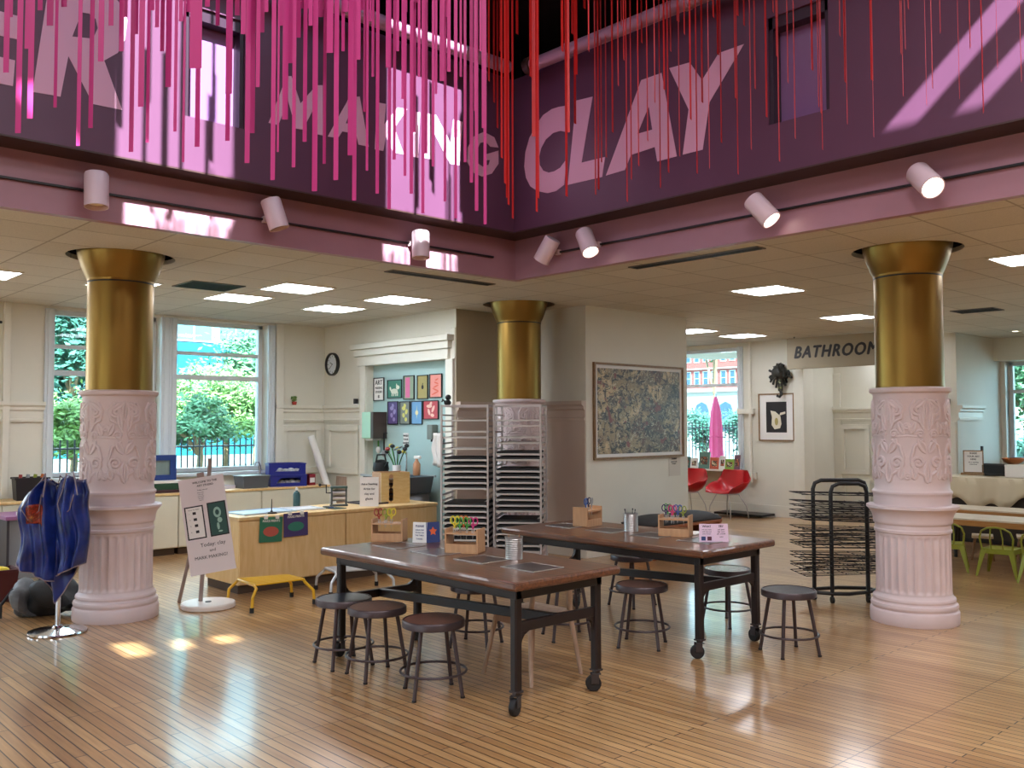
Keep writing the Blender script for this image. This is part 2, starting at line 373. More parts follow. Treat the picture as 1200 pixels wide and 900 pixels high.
rail('trim_1', 'y', 7.6, -1, 11.34, WY, 1.93); rail('trim_2', 'x', WY, -1, 6.74, 7.6, 1.93); rail('trim_3', 'x', WY, -1, 1.9, 3.56, 1.93)
panel('trim_4', 'y', 7.6, -1, 11.42, 12.28, .95, 1.68); panel('trim_5', 'x', WY, -1, 6.86, 7.52, .95, 1.68); panel('trim_6', 'x', WY, -1, 2.0, 3.0, .2, 1.74)
rail('trim_7', 'y', 16.0, -1, 6.36, 8.36, 1.93); panel('trim_8', 'y', 16.0, -1, 7.68, 8.24, .75, 1.66); panel('trim_9', 'y', 16.0, -1, 7.04, 7.62, .75, 1.66); panel('trim_10', 'y', 16.0, -1, 6.42, 6.98, .75, 1.66)
panel('trim_11', 'y', 16.0, -1, 7.68, 8.24, .14, .66); panel('trim_12', 'y', 16.0, -1, 7.04, 7.62, .14, .66)
rail('trim_13', 'x', 6.1, -1, 15.86, 16.9, 1.93); panel('trim_14', 'y', 15.86, -1, 6.12, 6.34, .2, 1.7)
rail('trim_15', 'x', 9.19, -1, 7.6, 8.6, 1.93, mat('lower_return_paint', '#c2b2a4', .55)); rail('trim_16', 'y', 8.6, -1, 7.83, 9.19, 1.93, MATS['lower_return_paint'])
struct(MB().box(8.585, 7.84, .16, 8.6, 9.19, 1.84).box(7.6, 9.175, .16, 8.6, 9.19, 1.84).make('trim_17', MATS['lower_return_paint'], smooth=False))
# casing of the recess on the clock wall
b = MB()
for (y0, y1, z0, z1, d) in ((11.22, 11.36, 0, 2.54, .05), (9.21, 9.36, 0, 2.54, .05), (9.30, 11.42, 2.54, 2.68, .055), (9.26, 11.46, 2.68, 2.78, .09), (9.22, 11.5, 2.78, 2.86, .13)):
    b.box(7.6-d, y0, z0, 7.6, y1, z1)
b.box(7.585, 9.2, 2.54, 7.6, 9.3, 2.95)
struct(b.make('trim_18', M_trim, smooth=False, bevel=.008))
b = MB().box(-8, WY-.02, 0, 2.4, WY, .16); struct(b.make('baseboard_window', M_trim, smooth=False))
struct(MB().box(8.58, 7.81, 0, 10.75, 7.83, .17).box(8.58, 7.83, 0, 8.6, 9.19, .17).make('baseboard_picture', M_trim, smooth=False, bevel=.005))
struct(MB().box(EX-.025, 8.36, 0, EX, WY, .2).make('baseboard_end', M_trim, smooth=False))
b = MB().box(EX-.05, 8.30, 0, EX+.3, 8.36, 2.66).box(EX-.03, 8.36, 0, EX, 8.52, 2.7).box(16.0-.03, 8.22, 0, 16.0, 8.36, 2.6); struct(b.make('trim_19', M_trim, smooth=False, bevel=.006))

# windows
def window(name, axis, c, inward, a0, a1, z0, z1, bars, depth=.2, cas=True):
    """frame set back in the wall, sashes, glass, inner casing; inward = -1 when the room lies on the low side"""
    def bx(b, A0, A1, d0, d1, Z0, Z1):
        p, q = c - inward*d0, c - inward*d1; lo, hi = min(p, q), max(p, q)
        b.box(*((A0, lo, Z0, A1, hi, Z1) if axis == 'x' else (lo, A0, Z0, hi, A1, Z1)))
    mf = mat('window_white_paint', '#d3dbe0', .4)
    fr = MB(); w = .06
    for q in ((a0, a0+w, z0, z1), (a1-w, a1, z0, z1), (a0, a1, z0, z0+w), (a0, a1, z1-w, z1)): bx(fr, q[0], q[1], depth-.05, depth+.05, q[2], q[3])
    o = struct(fr.make(name, mf, smooth=False, bevel=.006))
    for (z, h) in bars:
        s = MB(); bx(s, a0+w, a1-w, depth-.03, depth+.03, z-h/2, z+h/2); s.make('sash_rail', mf, o, smooth=False)
    g = MB(); bx(g, a0+w*.5, a1-w*.5, depth+.002, depth+.006, z0+w*.5, z1-w*.5); g.make('glass', M_glass, o, smooth=False)
    s = MB(); bx(s, a0-.12, a1+.12, -.10, depth-.05, z0-.05, z0); s.make('sill', mf, o, smooth=False, bevel=.008)
    if cas:
        k = MB(); cw = .11
        for q in ((a0-cw, a0, z0-.05, z1), (a1, a1+cw, z0-.05, z1)):
            bx(k, q[0], q[1], -.045, .0, q[2], q[3]); bx(k, q[0]+.03, q[1]-.03, -.065, -.045, q[2], q[3])
        k.make('casing', mf, o, smooth=False, bevel=.008)
    return o
bars = [(2.70, .05), (2.36, .07)]
window('window_1', 'x', WY, -1, *W1[:2], *W1[2:], bars); window('window_2', 'x', WY, -1, *W2[:2], *W2[2:], bars)
window('window_3', 'y', EX, -1, *WE[:2], *WE[2:], [(2.42, .06)], depth=.17)
window('window_4', 'y', 18, -1, *WR[:2], *WR[2:], [(2.25, .06)], depth=.12); window('window_5', 'y', 18, -1, *WR2[:2], *WR2[2:], [(2.25, .06)], depth=.12)
window('window_6', 'y', 18, -1, *WR3[:2], *WR3[2:], [(2.25, .06)], depth=.12)
# radiator-height base below the end window
# pilasters beside the windows
b = MB().box(6.74, WY-.07, 0, 6.86, WY, ZC).box(3.08, WY-.06, 0, 3.16, WY, ZC).box(5.06, WY-.03, 0, 5.2, WY, ZC); struct(b.make('trim_20', M_trim, smooth=False, bevel=.008))
b = MB().cyl((EX-.08, 9.36, .6), (EX-.08, 9.36, ZC), .028).box(EX-.09, 9.30, 1.86, EX, 9.64, 1.95).box(EX-.06, 9.28, .66, EX, 9.64, .78); struct(b.make('trim_21', M_trim))
b = MB().box(17.86, 6.02, 0, 18, 6.1, 2.79).box(17.93, 6.02, 1.80, 18.0, 6.1, 1.94); struct(b.make('trim_22', M_trim, smooth=False))

# ------------------------------------------------------------------ atrium
struct(MB().box(-6.1, AY, ZC-.003, AX+.1, AY+.08, 3.64).make('wall_fascia_left', M_mauve, smooth=False))
struct(MB().box(AX, -6.1, ZC-.003, AX+.08, AY, 3.64).make('wall_fascia_right', M_mauve, smooth=False))
struct(MB().box(-6.1, -6.1, ZC, -6.0, AY, 3.64).box(-6, -6.1, ZC, AX, -6, 3.64).make('wall_fascia_rear', M_mauve, smooth=False))
HL = (2.85, 3.335, 4.02, 4.88); HR = (3.255, 3.76, 4.0, 4.84)
ZW0, ZW1 = 3.614, 5.16
wl = struct(walls_box('x', UY, AY+.08, -6.1, AX+.08, ZW0, ZW1, [HL]).make('wall_atrium_left', M_plum, smooth=False))
wr = struct(walls_box('y', UX, AX+.08, -6.1, UY, ZW0, ZW1, [HR]).make('wall_atrium_right', M_plum, smooth=False))
struct(MB().box(-6.1, -6.1, ZW0, -5.8, UY, ROOF).box(-5.8, -6.1, ZW0, UX, -5.8, ROOF).make('wall_atrium_rear', M_plum, smooth=False))
struct(MB().box(-5.8, UY, 3.602, UX, AY, ZW0).box(UX, -5.8, 3.602, AX, AY, ZW0).make('trim_23', M_brown, smooth=False))  # dark strip paints in the shade on the overhang's underside
# niches in the plum walls: back panel and dark header
M_niche = mat('niche_purple_panel', '#7d5a86', .25)
for (nm, ax_, h) in (('window_7', 'x', HL), ('window_8', 'y', HR)):
    fr = MB(); pn = MB(); w = .035
    c = UY if ax_ == 'x' else UX
    def bx(bb, A0, A1, d0, d1, Z0, Z1): bb.box(*((A0, c+d0, Z0, A1, c+d1, Z1) if ax_ == 'x' else (c+d0, A0, Z0, c+d1, A1, Z1)))
    for q in ((h[0], h[0]+w, h[2], h[3]), (h[1]-w, h[1], h[2], h[3]), (h[0], h[1], h[3]-.09, h[3])): bx(fr, q[0], q[1], .02, .16, q[2], q[3])
    o = struct(fr.make(nm, mat('dark_plum_frame', '#2c1526', .5), smooth=False))
    bx(pn, h[0]+w, h[1]-w, .13, .16, h[2], h[3]-.09); pn.make('panel', M_niche, o, smooth=False)
# dark wall behind the pipes, far above the dropped ceiling
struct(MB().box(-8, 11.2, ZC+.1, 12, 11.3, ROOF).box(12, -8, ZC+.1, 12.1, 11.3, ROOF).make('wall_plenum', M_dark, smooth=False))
# lettering, outlines on the wall planes
def word(parent, plane, polys, m=M_letter):
    f = (lambda u, v: ay(u, v, UY)) if plane == 'l' else (lambda u, v: ax(u, v, UX))
    for outer, holes in polys:
        P = [f(*p) for p in outer]; H = [[f(*p) for p in h] for h in holes]
        if plane == 'l':
            k = lambda q: (q.x, q.z); O, U, V, d = (0, UY-.004, 0), (1, 0, 0), (0, 0, 1), (0, .0038, 0)
        else:
            k = lambda q: (q.y, q.z); O, U, V, d = (UX-.004, 0, 0), (0, 1, 0), (0, 0, 1), (.0038, 0, 0)
        poly_with_holes('letter', m, [k(q) for q in P], [[k(q) for q in h] for h in H], O, U, V, d, parent)
def s3(pts): return [(600+x/3, y/3) for x, y in pts]
word(wr, 'r', [
    (s3([(190,372),(165,376),(140,384),(110,405),(85,440),(62,485),(48,535),(44,585),(50,625),(65,655),(90,672),(125,679),(155,672),(184,650),(192,560),(170,590),(150,602),(130,607),(110,600),(98,580),(96,550),(103,520),(120,490),(145,468),(170,460),(190,464)]), []),
    (s3([(226,354),(284,340),(245,572),(328,552),(318,622),(197,650)]), []),
    ([(751.7,94),(775.4,85.5),(793.3,183.2),(770.5,189.3),(767.6,172.2),(739.5,181.7),(732.5,199.2),(710.3,205.8)], [[(760.5,124.6),(764.6,152),(747,157)]]),
    ([(784.5,80),(808.4,73.3),(823,94),(842.6,62.3),(871.9,51.8),(831.6,119.7),(823.6,175.4),(800.3,181.3),(807.2,128.3)], [])])
word(wl, 'l', [
    ([(-60,-40),(30,-24),(26,0),(-24,-10),(-27,6),(26.5,20.5),(24,47),(-32,35),(-36,58),(17.5,71),(15,101),(-70,84)], []),
    ([(57.5,-20),(100,-16),(122,-8),(137,0),(145,10),(149,24),(146.5,46),(138,62),(122,71),(143,129),(109,122),(80,65.6),(70.7,113.3),(38,107.8)], [[(95.5,14.5),(84.5,43),(109,45.5),(114.5,33),(112,22),(104.5,16)]]),
    ([(314.7,144),(336,89.3),(341.3,89.3),(352,121.3),(370.7,100),(377.9,100),(377.9,158.7),(368.8,156.8),(366,130),(354.7,152),(346.7,150.7),(337.3,117.3),(326,146.5)], []),
    ([(384,160),(409.3,114),(421.3,113.3),(432,172),(420,169.5),(417.3,157),(401,154),(396,161.8)], [[(411,128),(414,146),(405,144.5)]]),
    ([(442,120),(452,122),(450,146),(466,126),(477,128),(462,150),(473,181),(461,179),(452,160),(449,177),(439,175)], []),
    ([(482,130),(492,132),(490,185),(480,183)], []),
    ([(500,133),(511,135),(528,168),(531,140),(542,143),(538,194),(527,192),(509,157),(506,187),(496,185)], []),
    ([(584,173),(579,161),(567,154.5),(555,160),(548,173),(547.5,190),(554,202),(565,207),(576,203.5),(584,192),(584,176.5),(567,181.5),(566.5,188),(574,187.5),(572.5,193),(565.5,195.5),(559,191),(558,178),(562.5,167.5),(569,166),(574.5,172)], [])])
# pipes along the wall tops, ducts in the dark above
M_pipe = mat('mauve_pipe_paint', '#a37a92', .35, var=.05)
b = MB().cyl((-3, 6.44, 5.16), (5.98, 6.44, 5.16), .062, n=14)
tag(b.make('pipe', M_pipe), 'mauve painted pipe running along the top of the wall lettered MAKING', 'pipe')
o = MB().cyl((6.06, 6.18, 5.13), (6.06, -3, 5.13), .062, n=14).make('pipe', M_pipe); tag(o, 'mauve painted pipe running along the top of the wall lettered CLAY', 'pipe')
MB().cyl((6.06, 6.25, 5.13), (6.06, 6.18, 5.13), .085, n=14).make('flange', M_brown, o)
for y in (5.75, 4.4, 3.0): MB().cyl((6.06, y, 5.13), (6.06, y-.05, 5.13), .072, n=14).make('coupling', M_pipe, o)
M_duct = mat('dark_magenta_duct', '#6b2f55', .4, .2, var=.25, vscale=2)
for i, (p, q, r, lb) in enumerate([((3.5, 8.3, 5.55), (8.5, 8.3, 5.55), .16, 'dark magenta duct nearest above the lettered corner'), ((8.1, 8.6, 5.865), (8.1, 3.5, 5.865), .12, 'dark magenta duct crossing over the wall lettered CLAY'),
                               ((2.5, 9.6, 5.5), (9.5, 9.6, 5.5), .2, 'wide dark magenta duct furthest behind the lettered corner'), ((6.9, 7.2, 5.22), (7.4, 7.95, 5.26), .09, 'narrow magenta pipe slanting back from the corner')]):
    b = MB().cyl(p, q, r, n=16); o = tag(b.make('duct', M_duct), lb, 'duct')
    d = (Vector(q)-Vector(p)); k = MB()
    for t in (.2, .4, .6, .8): k.cyl(Vector(p)+d*t, Vector(p)+d*(t+.012), r*1.12, n=16)
    k.make('seam_band', M_duct, o)
    h = MB()
    for t in (.1, .9): e = Vector(p)+d*t; h.cyl(e, (e.x, e.y, ROOF), .008, n=6)
    h.make('hanger_rod', M_black, o)

# ribbons ------------------------------------------------------------------
PINK = """7,85,7 21,156,7 33,57,9 35,139,7 58.5,30,8 64.5,126,4 91.5,171,5 106,150,5.5 118,72,7 153.5,178,5.5 165,125,7 172.5,167,4 184,32,5 197,102,7 205,154,4 229,80,15 231,172,6 266.5,165,5.5
268,110,8 289.5,191,6 295,156,7 214.5,190,3 306,38,8 302,102,5 319.5,211,5.5 325.5,178,2.5 334,140,7 340.5,74,7 344,196,4.5 357,166,5 358,10,10 368.5,224,6.5 380,192,4 386.5,62,8 393.5,211,6 410.5,182,6.5
415,235,5 428,131,5 430,200,3 442,227,5 434,25,3 454.5,79,6 456,245,5 462,187,4.5 472,116,4 474.5,206,4 482,227,5 485,155,6 487,3,8 495.5,250,4.5 499,180,5 507.5,195,4 518,95,7 521.5,236,4 526,84,5 534,161,5
534,256,4 545,190,4 552.5,214,5 558.5,247,5 568.5,263,4.5 563,60,3 12,20,6 47,12,6 75,8,7 142,60,6 147,20,5 160,40,4 178,12,6 190,60,5 212,25,5 222,14,7 243,8,6 255,30,5 278,18,6 312,14,5 330,30,5 350,44,5 364,30,5 376,20,6
402,60,4 405,14,6 420,70,5 437,90,4 466,60,4 491,90,4 511,110,3.5 540,90,3.5 557,130,3.5 566,150,3.5 523,20,6 475,14,6 425,12,7 345,12,7 285,40,6 130,30,6"""
RED = """573,95,2 579,120,2 583,150,2 588,185,2.2 592,215,2.2 596,240,2.2 594.5,232,3 601,256,2.2 626,160,7 629,248,2.5 631,232,2 665,155,7 664,230,3 675,87,4 674,145,3 685,10,3 698,228,2 701.5,222,2.5 705,190,2 710.5,184,2 718,155,2.5
724.5,100,2 731,70,2 735,236,2 740,210,2 748.5,194,2 759,165,2 767.5,120,2 774,220,2 778.5,105,3 783.5,202,2.5 794.5,25,4 796.5,183,2 809.5,140,3 817,203,2.5 823,120,3 831.5,197,2 841.5,64,3.5 845.5,167,2.5 862,115,3 864,18,4 865,204,2.5
880.5,175,2.5 885,104,3 898.5,137,3.5 910.5,66,3.5 913.5,189,3 923.5,97,3 932,162,3 952,82,4 959.5,125,3 962,132,3 964,175,3 984.5,42,3.5 990.5,96,4 993,145,3 1022,94,5 1024,160,3 1056,63,4 1058.5,112,3.5 1061,57,3.5 1064.5,10,4
1086,123,3.5 1093,103,4 1102,38,3 1124.5,115,3.5 1137,56,3 1152.5,132,3 1169,80,4 1193,15,4 1197,95,4 586,60,2 606,40,3 622,90,3 671,40,3 659,60,3 690,60,2 728,30,2 752,50,2.4 786,60,2.4 802,40,2.4 836,20,3 872,30,3 906,14,3"""
M_rp = mat('pink_ribbon_satin', '#ab2d70', .45, spec=.3); M_rr = mat('red_ribbon_satin', '#cc2a28', .45, spec=.3); M_rm = mat('coral_ribbon_satin', '#d4474a', .45, spec=.3)
ribbon_mesh = {}
def ribbon(u, v, wpx, red):
    d = ray(u, max(v, 40)); dist = min(UY/d.y, UX/d.x) - .3           # metres of depth to the lettered wall along this line
    if red: D = min(dist, UX/d.x - 1.1 if u > 900 else 99, 5.6 + 3*random.random()); W = .036
    else: D = max(3.4, min(3.95/d.y, .043*FPX/wpx))+random.uniform(-.15, .1); W = .043
    p = EYE + ray(u, v)*D; w = wpx*D/FPX*(.82 if 430 < u < 575 else .95)
    if p.z > ROOF-.15: return
    a = math.atan2(rt.y, rt.x)                                         # across the view
    if red: a += math.acos(max(.05, min(1, w/W))); w = W
    b = MB().box(-w/2, -.0007, p.z, w/2, .0007, ROOF)
    b.v = [(x, y, z-ROOF) for x, y, z in b.v]
    m = M_rp if not red else (M_rr if u < 690 or random.random() < .45 else M_rm)
    o = b.make('red_ribbon' if red else 'pink_ribbon', m, smooth=False); o.location = (p.x, p.y, ROOF); o.rotation_euler = (0, 0, a)
    if red: tag(o, 'narrow red ribbon hanging edge-on before the wall lettered CLAY', 'ribbon', 'red ribbons hanging in the atrium')
    else: tag(o, 'unseen short pink ribbon added to cast stripes on the wall lettered MAKING', 'ribbon', 'pink ribbons hanging in the atrium')
for s in PINK.split(): ribbon(*map(float, s.split(',')), False)
for s in RED.split(): ribbon(*map(float, s.split(',')), True)

for i in range(34):                               # unseen short ribbons, added to cast stripes into the sun patches
    x = random.choice((random.uniform(1.4, 2.8), random.uniform(3.6, 5.2))); y = random.uniform(4.75, 5.45); w = .03; b = MB().box(-w/2, -.0007, -random.uniform(.72, .95), w/2, .0007, 0)
    o = b.make('pink_ribbon', M_rp, smooth=False); o.location = (x, y, ROOF); o.rotation_euler = (0, 0, R(random.uniform(-60, 10))); tag(o, 'unseen short pink ribbon added to cast stripes on the wall lettered MAKING', 'ribbon', 'pink ribbons hanging in the atrium')
# track lights ---------------------------------------------------------------
M_can = mat('mauve_lamp_housing', '#d6bcc4', .35)
M_lens = emis('lamp_lens_glow', '#fff6e0', 5.)
M_lens_off = mat('lamp_lens_unlit', '#efe6d2', .3)
trl = MB().box(.2, AY-.03, 3.383, 6.2, AY, 3.398); tag(trl.make('light_track', M_black, smooth=False), 'long black lighting track under the wall lettered MAKING', 'light track')
trr = MB().box(AX-.03, 1.2, 3.383, AX, 6.6, 3.398); tag(trr.make('light_track', M_black, smooth=False), 'long black lighting track under the wall lettered CLAY', 'light track')
def spot(p, d, lit, label, track, L=.25, r=.082):
    p = Vector(p); d = Vector(d).normalized(); rz = 0
    t = thing('track_spotlight', label, 'spotlight', p, 0, 'spotlights on the lighting tracks')
    q = d.to_track_quat('Z', 'Y').to_matrix().to_4x4()
    def orient(b): b.v = [tuple(q @ Vector(v)) for v in b.v]; return b
    b = MB().lathe([(.0, -L/2), (r*.93, -L/2), (r, -L/2+.012), (r, L/2-.05), (r, L/2), (r-.008, L/2), (r-.008, L/2-.05), (0, L/2-.05)], 28, cap=False); orient(b).make('housing', M_can, t)
    b = MB().lathe([(0, L/2-.045), (r-.012, L/2-.045), (r-.02, L/2-.03), (0, L/2-.026)], 24, cap=False); orient(b).make('lens', M_lens if lit else M_lens_off, t)
    e = Vector(track) - p
    b = MB().tube([e, e*.55 + Vector((0, 0, .02)), Vector((0, 0, r*.9))], .012, 8); b.cbox(e, (.05, .05, .05)); b.make('bracket', M_can, t)
    if lit:
        ld = bpy.data.lights.new('spot_lamp', 'SPOT'); lo = bpy.data.objects.new('spot_lamp', ld); C.objects.link(lo); lo.parent = t
        ld.energy = 60; ld.spot_size = R(70); ld.spot_blend = .6; ld.color = (1, .93, .82); ld.shadow_soft_size = .05
        lo.location = d*(L/2+.01); lo.rotation_euler = (-d).to_track_quat('Z', 'Y').to_euler()
for (u, v, d, lit, lb) in [(113, 223, (-.02, -.12, -1), False, 'pink spotlight pointing straight down on the left track, leftmost of three'), (322, 251, (.26, -.18, -1), False, 'pink spotlight tilted on the left track, middle of three'),
                           (493, 287, (-.05, -.1, -1), False, 'pink spotlight on the left track nearest the lettered corner')]:
    p = ay(u, v, AY-.18); spot(p, d, lit, lb, (p.x, AY-.03, 3.39))
for (u, v, d, lit, lb) in [(641, 293, rt*-.42 - up*.75 + fw*.3, False, 'pink spotlight turned to the left beside the lettered corner'), (688, 284, rt*.22 - up*.8 - fw*.5, True, 'lit pink spotlight second from the lettered corner on the right track'),
                           (893, 246, rt*.5 - up*.75 - fw*.45, True, 'lit pink spotlight above the bathroom sign side of the right track'), (1084, 211, rt*.08 - up*.6 - fw*.8, True, 'brightest lit spotlight facing out above the right column')]:
    p = ax(u, v, AX-.18); spot(p, d, lit, lb, (AX-.03, p.y, 3.39))

# ceiling panel lights and vents ---------------------------------------------
M_panel = emis('ceiling_panel_glow', '#f0f5ff', 14.)
def panel_light(x0, y0, label, group='square ceiling panel lights', s=.62):
    t = thing('ceiling_light', label, 'ceiling light', (x0+s/2, y0+s/2, ZC), 0, group); h = s/2
    b = MB()
    for q in ((-h, -h, h, -h+.02), (-h, h-.02, h, h), (-h, -h+.02, -h+.02, h-.02), (h-.02, -h+.02, h, h-.02)): b.box(q[0], q[1], -.012, q[2], q[3], 0)
    b.make('frame', M_trim, t, smooth=False); MB().box(-h+.02, -h+.02, -.008, h-.02, h-.02, -.002).make('diffuser', M_panel, t, smooth=False)
for x, y, lb in [(2.0, 9.82, 'glowing ceiling panel cut off by the left picture edge'), (4.70, 9.80, 'glowing ceiling panel in front of the clear window'), (4.83, 8.66, 'glowing ceiling panel nearest the atrium, left of the pier'),
                 (6.10, 9.93, 'glowing ceiling panel closest to the wall clock'), (6.2, 8.68, 'glowing ceiling panel over the wooden counter'), (8.84, 5.24, 'glowing ceiling panel above the framed collage side'),
                 (8.84, 2.5, 'glowing ceiling panel right of the right column'), (12.05, 5.9, 'glowing ceiling panel just left of the right column'), (12.0, 8.55, 'glowing ceiling panel partly hidden by the picture wall'), (13.32, 8.46, 'glowing ceiling panel near the framed flower picture'),
                 (3.30, 9.62, 'small glimpse of a glowing ceiling panel behind the left column')]: panel_light(x, y, lb)
for x, y in [(-.6, 9.2), (-3, 9.2), (-.6, 11), (8.84, .2), (12.05, 2.6), (12.05, -.4), (15, 3.4), (15, .2), (12.1, 10.6), (13.4, 10.6), (15.2, 6.8), (-7.2, 2), (-7.2, -2), (0, -7), (4, -7), (9, -4), (14, -4)]:  # unseen panels continuing the ceiling; the alcove one is added to brighten it
    panel_light(x, y, 'glowing square ceiling panel outside the photographed part of the room')
def vent(x0, y0, x1, y1, label, n):
    t = thing('ceiling_vent', label, 'vent', ((x0+x1)/2, (y0+y1)/2, ZC), 0); hx, hy = (x1-x0)/2, (y1-y0)/2
    b = MB().box(-hx, -hy, -.01, hx, -hy+.012, 0).box(-hx, hy-.012, -.01, hx, hy, 0).box(-hx, -hy, -.01, -hx+.012, hy, 0).box(hx-.012, -hy, -.01, hx, hy, 0); b.make('frame', mat('grey_vent_metal', '#6a645c', .5, .3), t, smooth=False)
    MB().box(-hx+.012, -hy+.012, -.003, hx-.012, hy-.012, -.001).make('backing', M_dark, t, smooth=False)
    b = MB()
    for i in range(n):
        if hx > hy: y = -hy+.012+(2*hy-.024)*(i+.5)/n; b.box(-hx+.012, y-.004, -.01, hx-.012, y+.004, -.004)
        else: x = -hx+.012+(2*hx-.024)*(i+.5)/n; b.box(x-.004, -hy+.012, -.01, x+.004, hy-.012, -.004)
    b.make('louvre', M_black, t, smooth=False)
vent(5.2, 7.26, 6.55, 7.40, 'long dark slot vent in the ceiling left of the pier', 3); vent(6.78, 4.21, 6.92, 5.62, 'long dark slot vent in the ceiling right of the pier', 3)
vent(4.05, 9.2, 4.65, 9.72, 'square dark louvred vent in the ceiling beside the left column', 8); vent(12.7, 4.4, 13.1, 4.95, 'dark louvred vent in the ceiling right of the right column', 6)
for u, v, lb in [(1190, 388, 'small round downlight in the ceiling over the covered counter')]:
    p = az(u, v, ZC); o = thing('downlight', lb, 'ceiling light', p)
    MB().lathe([(.05, -.006), (.09, -.008), (.09, 0), (.05, 0)], 24, cap=False).make('rim', M_trim, o); MB().lathe([(0, -.004), (.05, -.004), (.05, 0), (0, 0)], 20, cap=False).make('lens', M_lens, o)

# ------------------------------------------------------------------ columns
def flute(n, depth, z0, z1):
    def f(r, z, a):
        if not (z0 < z < z1): return r
        e = min(1, (z-z0)/.02, (z1-z)/.02)
        t = (a*n/(2*PI)) % 1; return r - depth*e*math.sqrt(max(0, 1-((t-.5)/.38)**2) if abs(t-.5) < .38 else 0)
    return f
def spiral(cx, cz, r, a0, turns, k=26):
    return [(cx + r*(1-.85*i/k)*math.cos(a0+turns*2*PI*i/k), cz + r*(1-.85*i/k)*math.sin(a0+turns*2*PI*i/k)) for i in range(k+1)]
def make_column(label, loc, rz):
    t = thing('column', label, 'column', (*loc, 0), rz, 'round columns with gold tops')
    b = MB().lathe([(0,0),(.352,0),(.356,.01),(.356,.10),(.350,.112),(.340,.118),(.340,.125),(.348,.135),(.350,.150),(.344,.166),(.330,.174),(.326,.185),(.332,.20),(.328,.216),(.312,.228),(.304,.25)], 72, cap=False)
    b.make('base', M_pink, t)
    zs = [.25, .262] + [.262+.48*i/40 for i in range(1, 40)] + [.742, .755]
    MB().lathe([(.302 - .006*(z-.25), z) for z in zs], 240, rfun=flute(28, .014, .262, .742), cap=False).make('fluted_drum', M_pink, t)
    MB().lathe([(.299,.755),(.310,.765),(.312,.785),(.304,.795),(.304,.83),(.314,.838),(.318,.85),(.318,.862),(.320,.89),(.330,.92),(.346,.945),(.362,.962),(.37,.968),(.37,.988),(.362,.992),(.31,.996)], 72, cap=False).make('cornice', M_pink, t)
    MB().lathe([(.31,.996),(.312,1.06),(.314,1.085),(.322,1.095),(.322,1.11),(.310,1.12),(.303,1.13),(.300,1.18),(.300,1.93),(.306,1.945),(.324,1.955),(.330,1.968),(.330,1.985),(.318,1.994),(.285,1.998)], 72, cap=False).make('relief_shaft', M_pink, t)
    # scrollwork in relief, wrapped on the shaft
    rl = MB(); r0 = .300; P = 2*PI*r0; nrep = 6; w = P/nrep
    def wrap(pts, rad, lift=.002):
        rad = [q*1.9 for q in rad] if isinstance(rad, list) else rad*1.9
        rl.tube([((r0+lift)*math.cos(u/r0), (r0+lift)*math.sin(u/r0), z) for u, z in pts], rad, 6)
    def leaf(u0, z0, ang, L, wd):
        ca, sa = math.cos(ang), math.sin(ang)
        for s in (-1, 1):
            pts = []
            for i in range(9):
                q = i/8; x = L*q; y = s*wd*math.sin(PI*q)**.8*(1-.3*q); pts.append((u0+ca*x-sa*y, z0+sa*x+ca*y))
            wrap(pts, [.004+.004*math.sin(PI*i/8) for i in range(9)])
        wrap([(u0, z0), (u0+ca*L, z0+sa*L)], .004)
    for k in range(nrep):
        c = w*k
        for s in (-1, 1):
            wrap(spiral(c+s*.07, 1.80, .052, PI/2, -s*1.6), .0075); wrap(spiral(c+s*.075, 1.36, .058, -PI/2, s*1.6), .0075); wrap(spiral(c+s*.055, 1.60, .036, 0 if s > 0 else PI, s*1.4), .006)
            wrap([(c+s*.012, 1.20), (c+s*.03, 1.26), (c+s*.10, 1.30), (c+s*.128, 1.40), (c+s*.10, 1.50), (c+s*.03, 1.55)], .0075)
            wrap([(c+s*.02, 1.63), (c+s*.055, 1.70), (c+s*.115, 1.73), (c+s*.130, 1.82), (c+s*.09, 1.885)], .007)
            leaf(c+s*.012, 1.44, PI/2-s*.5, .13, .022); leaf(c+s*.02, 1.88, -PI/2+s*.9, .10, .018); leaf(c+s*.10, 1.22, PI/2-s*.2, .10, .022); leaf(c+s*.13, 1.60, PI/2+s*.35, .11, .018); leaf(c+s*.03, 1.64, PI/2-s*.12, .2, .016)
        leaf(c, 1.19, PI/2, .19, .03); leaf(c, 1.72, PI/2, .18, .03); wrap(spiral(c+w/2, 1.24, .03, 0, 1.5), .006); wrap(spiral(c+w/2, 1.66, .03, 0, 1.5), .006)
        wrap([(c+.03, 1.575), (c+w/2, 1.585), (c+w-.03, 1.575)], .005)
    rl.make('scroll_relief', M_pink, t, doubles=False)
    g = MB().lathe([(.277,1.998),(.277,2.955),(.281,2.96),(.281,2.972),(.284,2.98),(.30,3.01),(.335,3.10),(.362,3.19),(.37,3.26)], 64, cap=False); g.make('gold_sleeve', M_gold, t)
    MB().lathe([(.2775,2.945),(.2795,2.948),(.2795,2.957),(.2775,2.96)], 64, cap=False).make('joint_band', M_black, t)
    return t
c0 = make_column('pink relief column with gold top beside the blue aprons', COLS[0], R(20))
dup(c0, (*COLS[1], 0), R(70), 'pink relief column with gold top behind the tray racks')
dup(c0, (*COLS[2], 0), R(-12), 'pink relief column with gold top beside the wire drying rack')

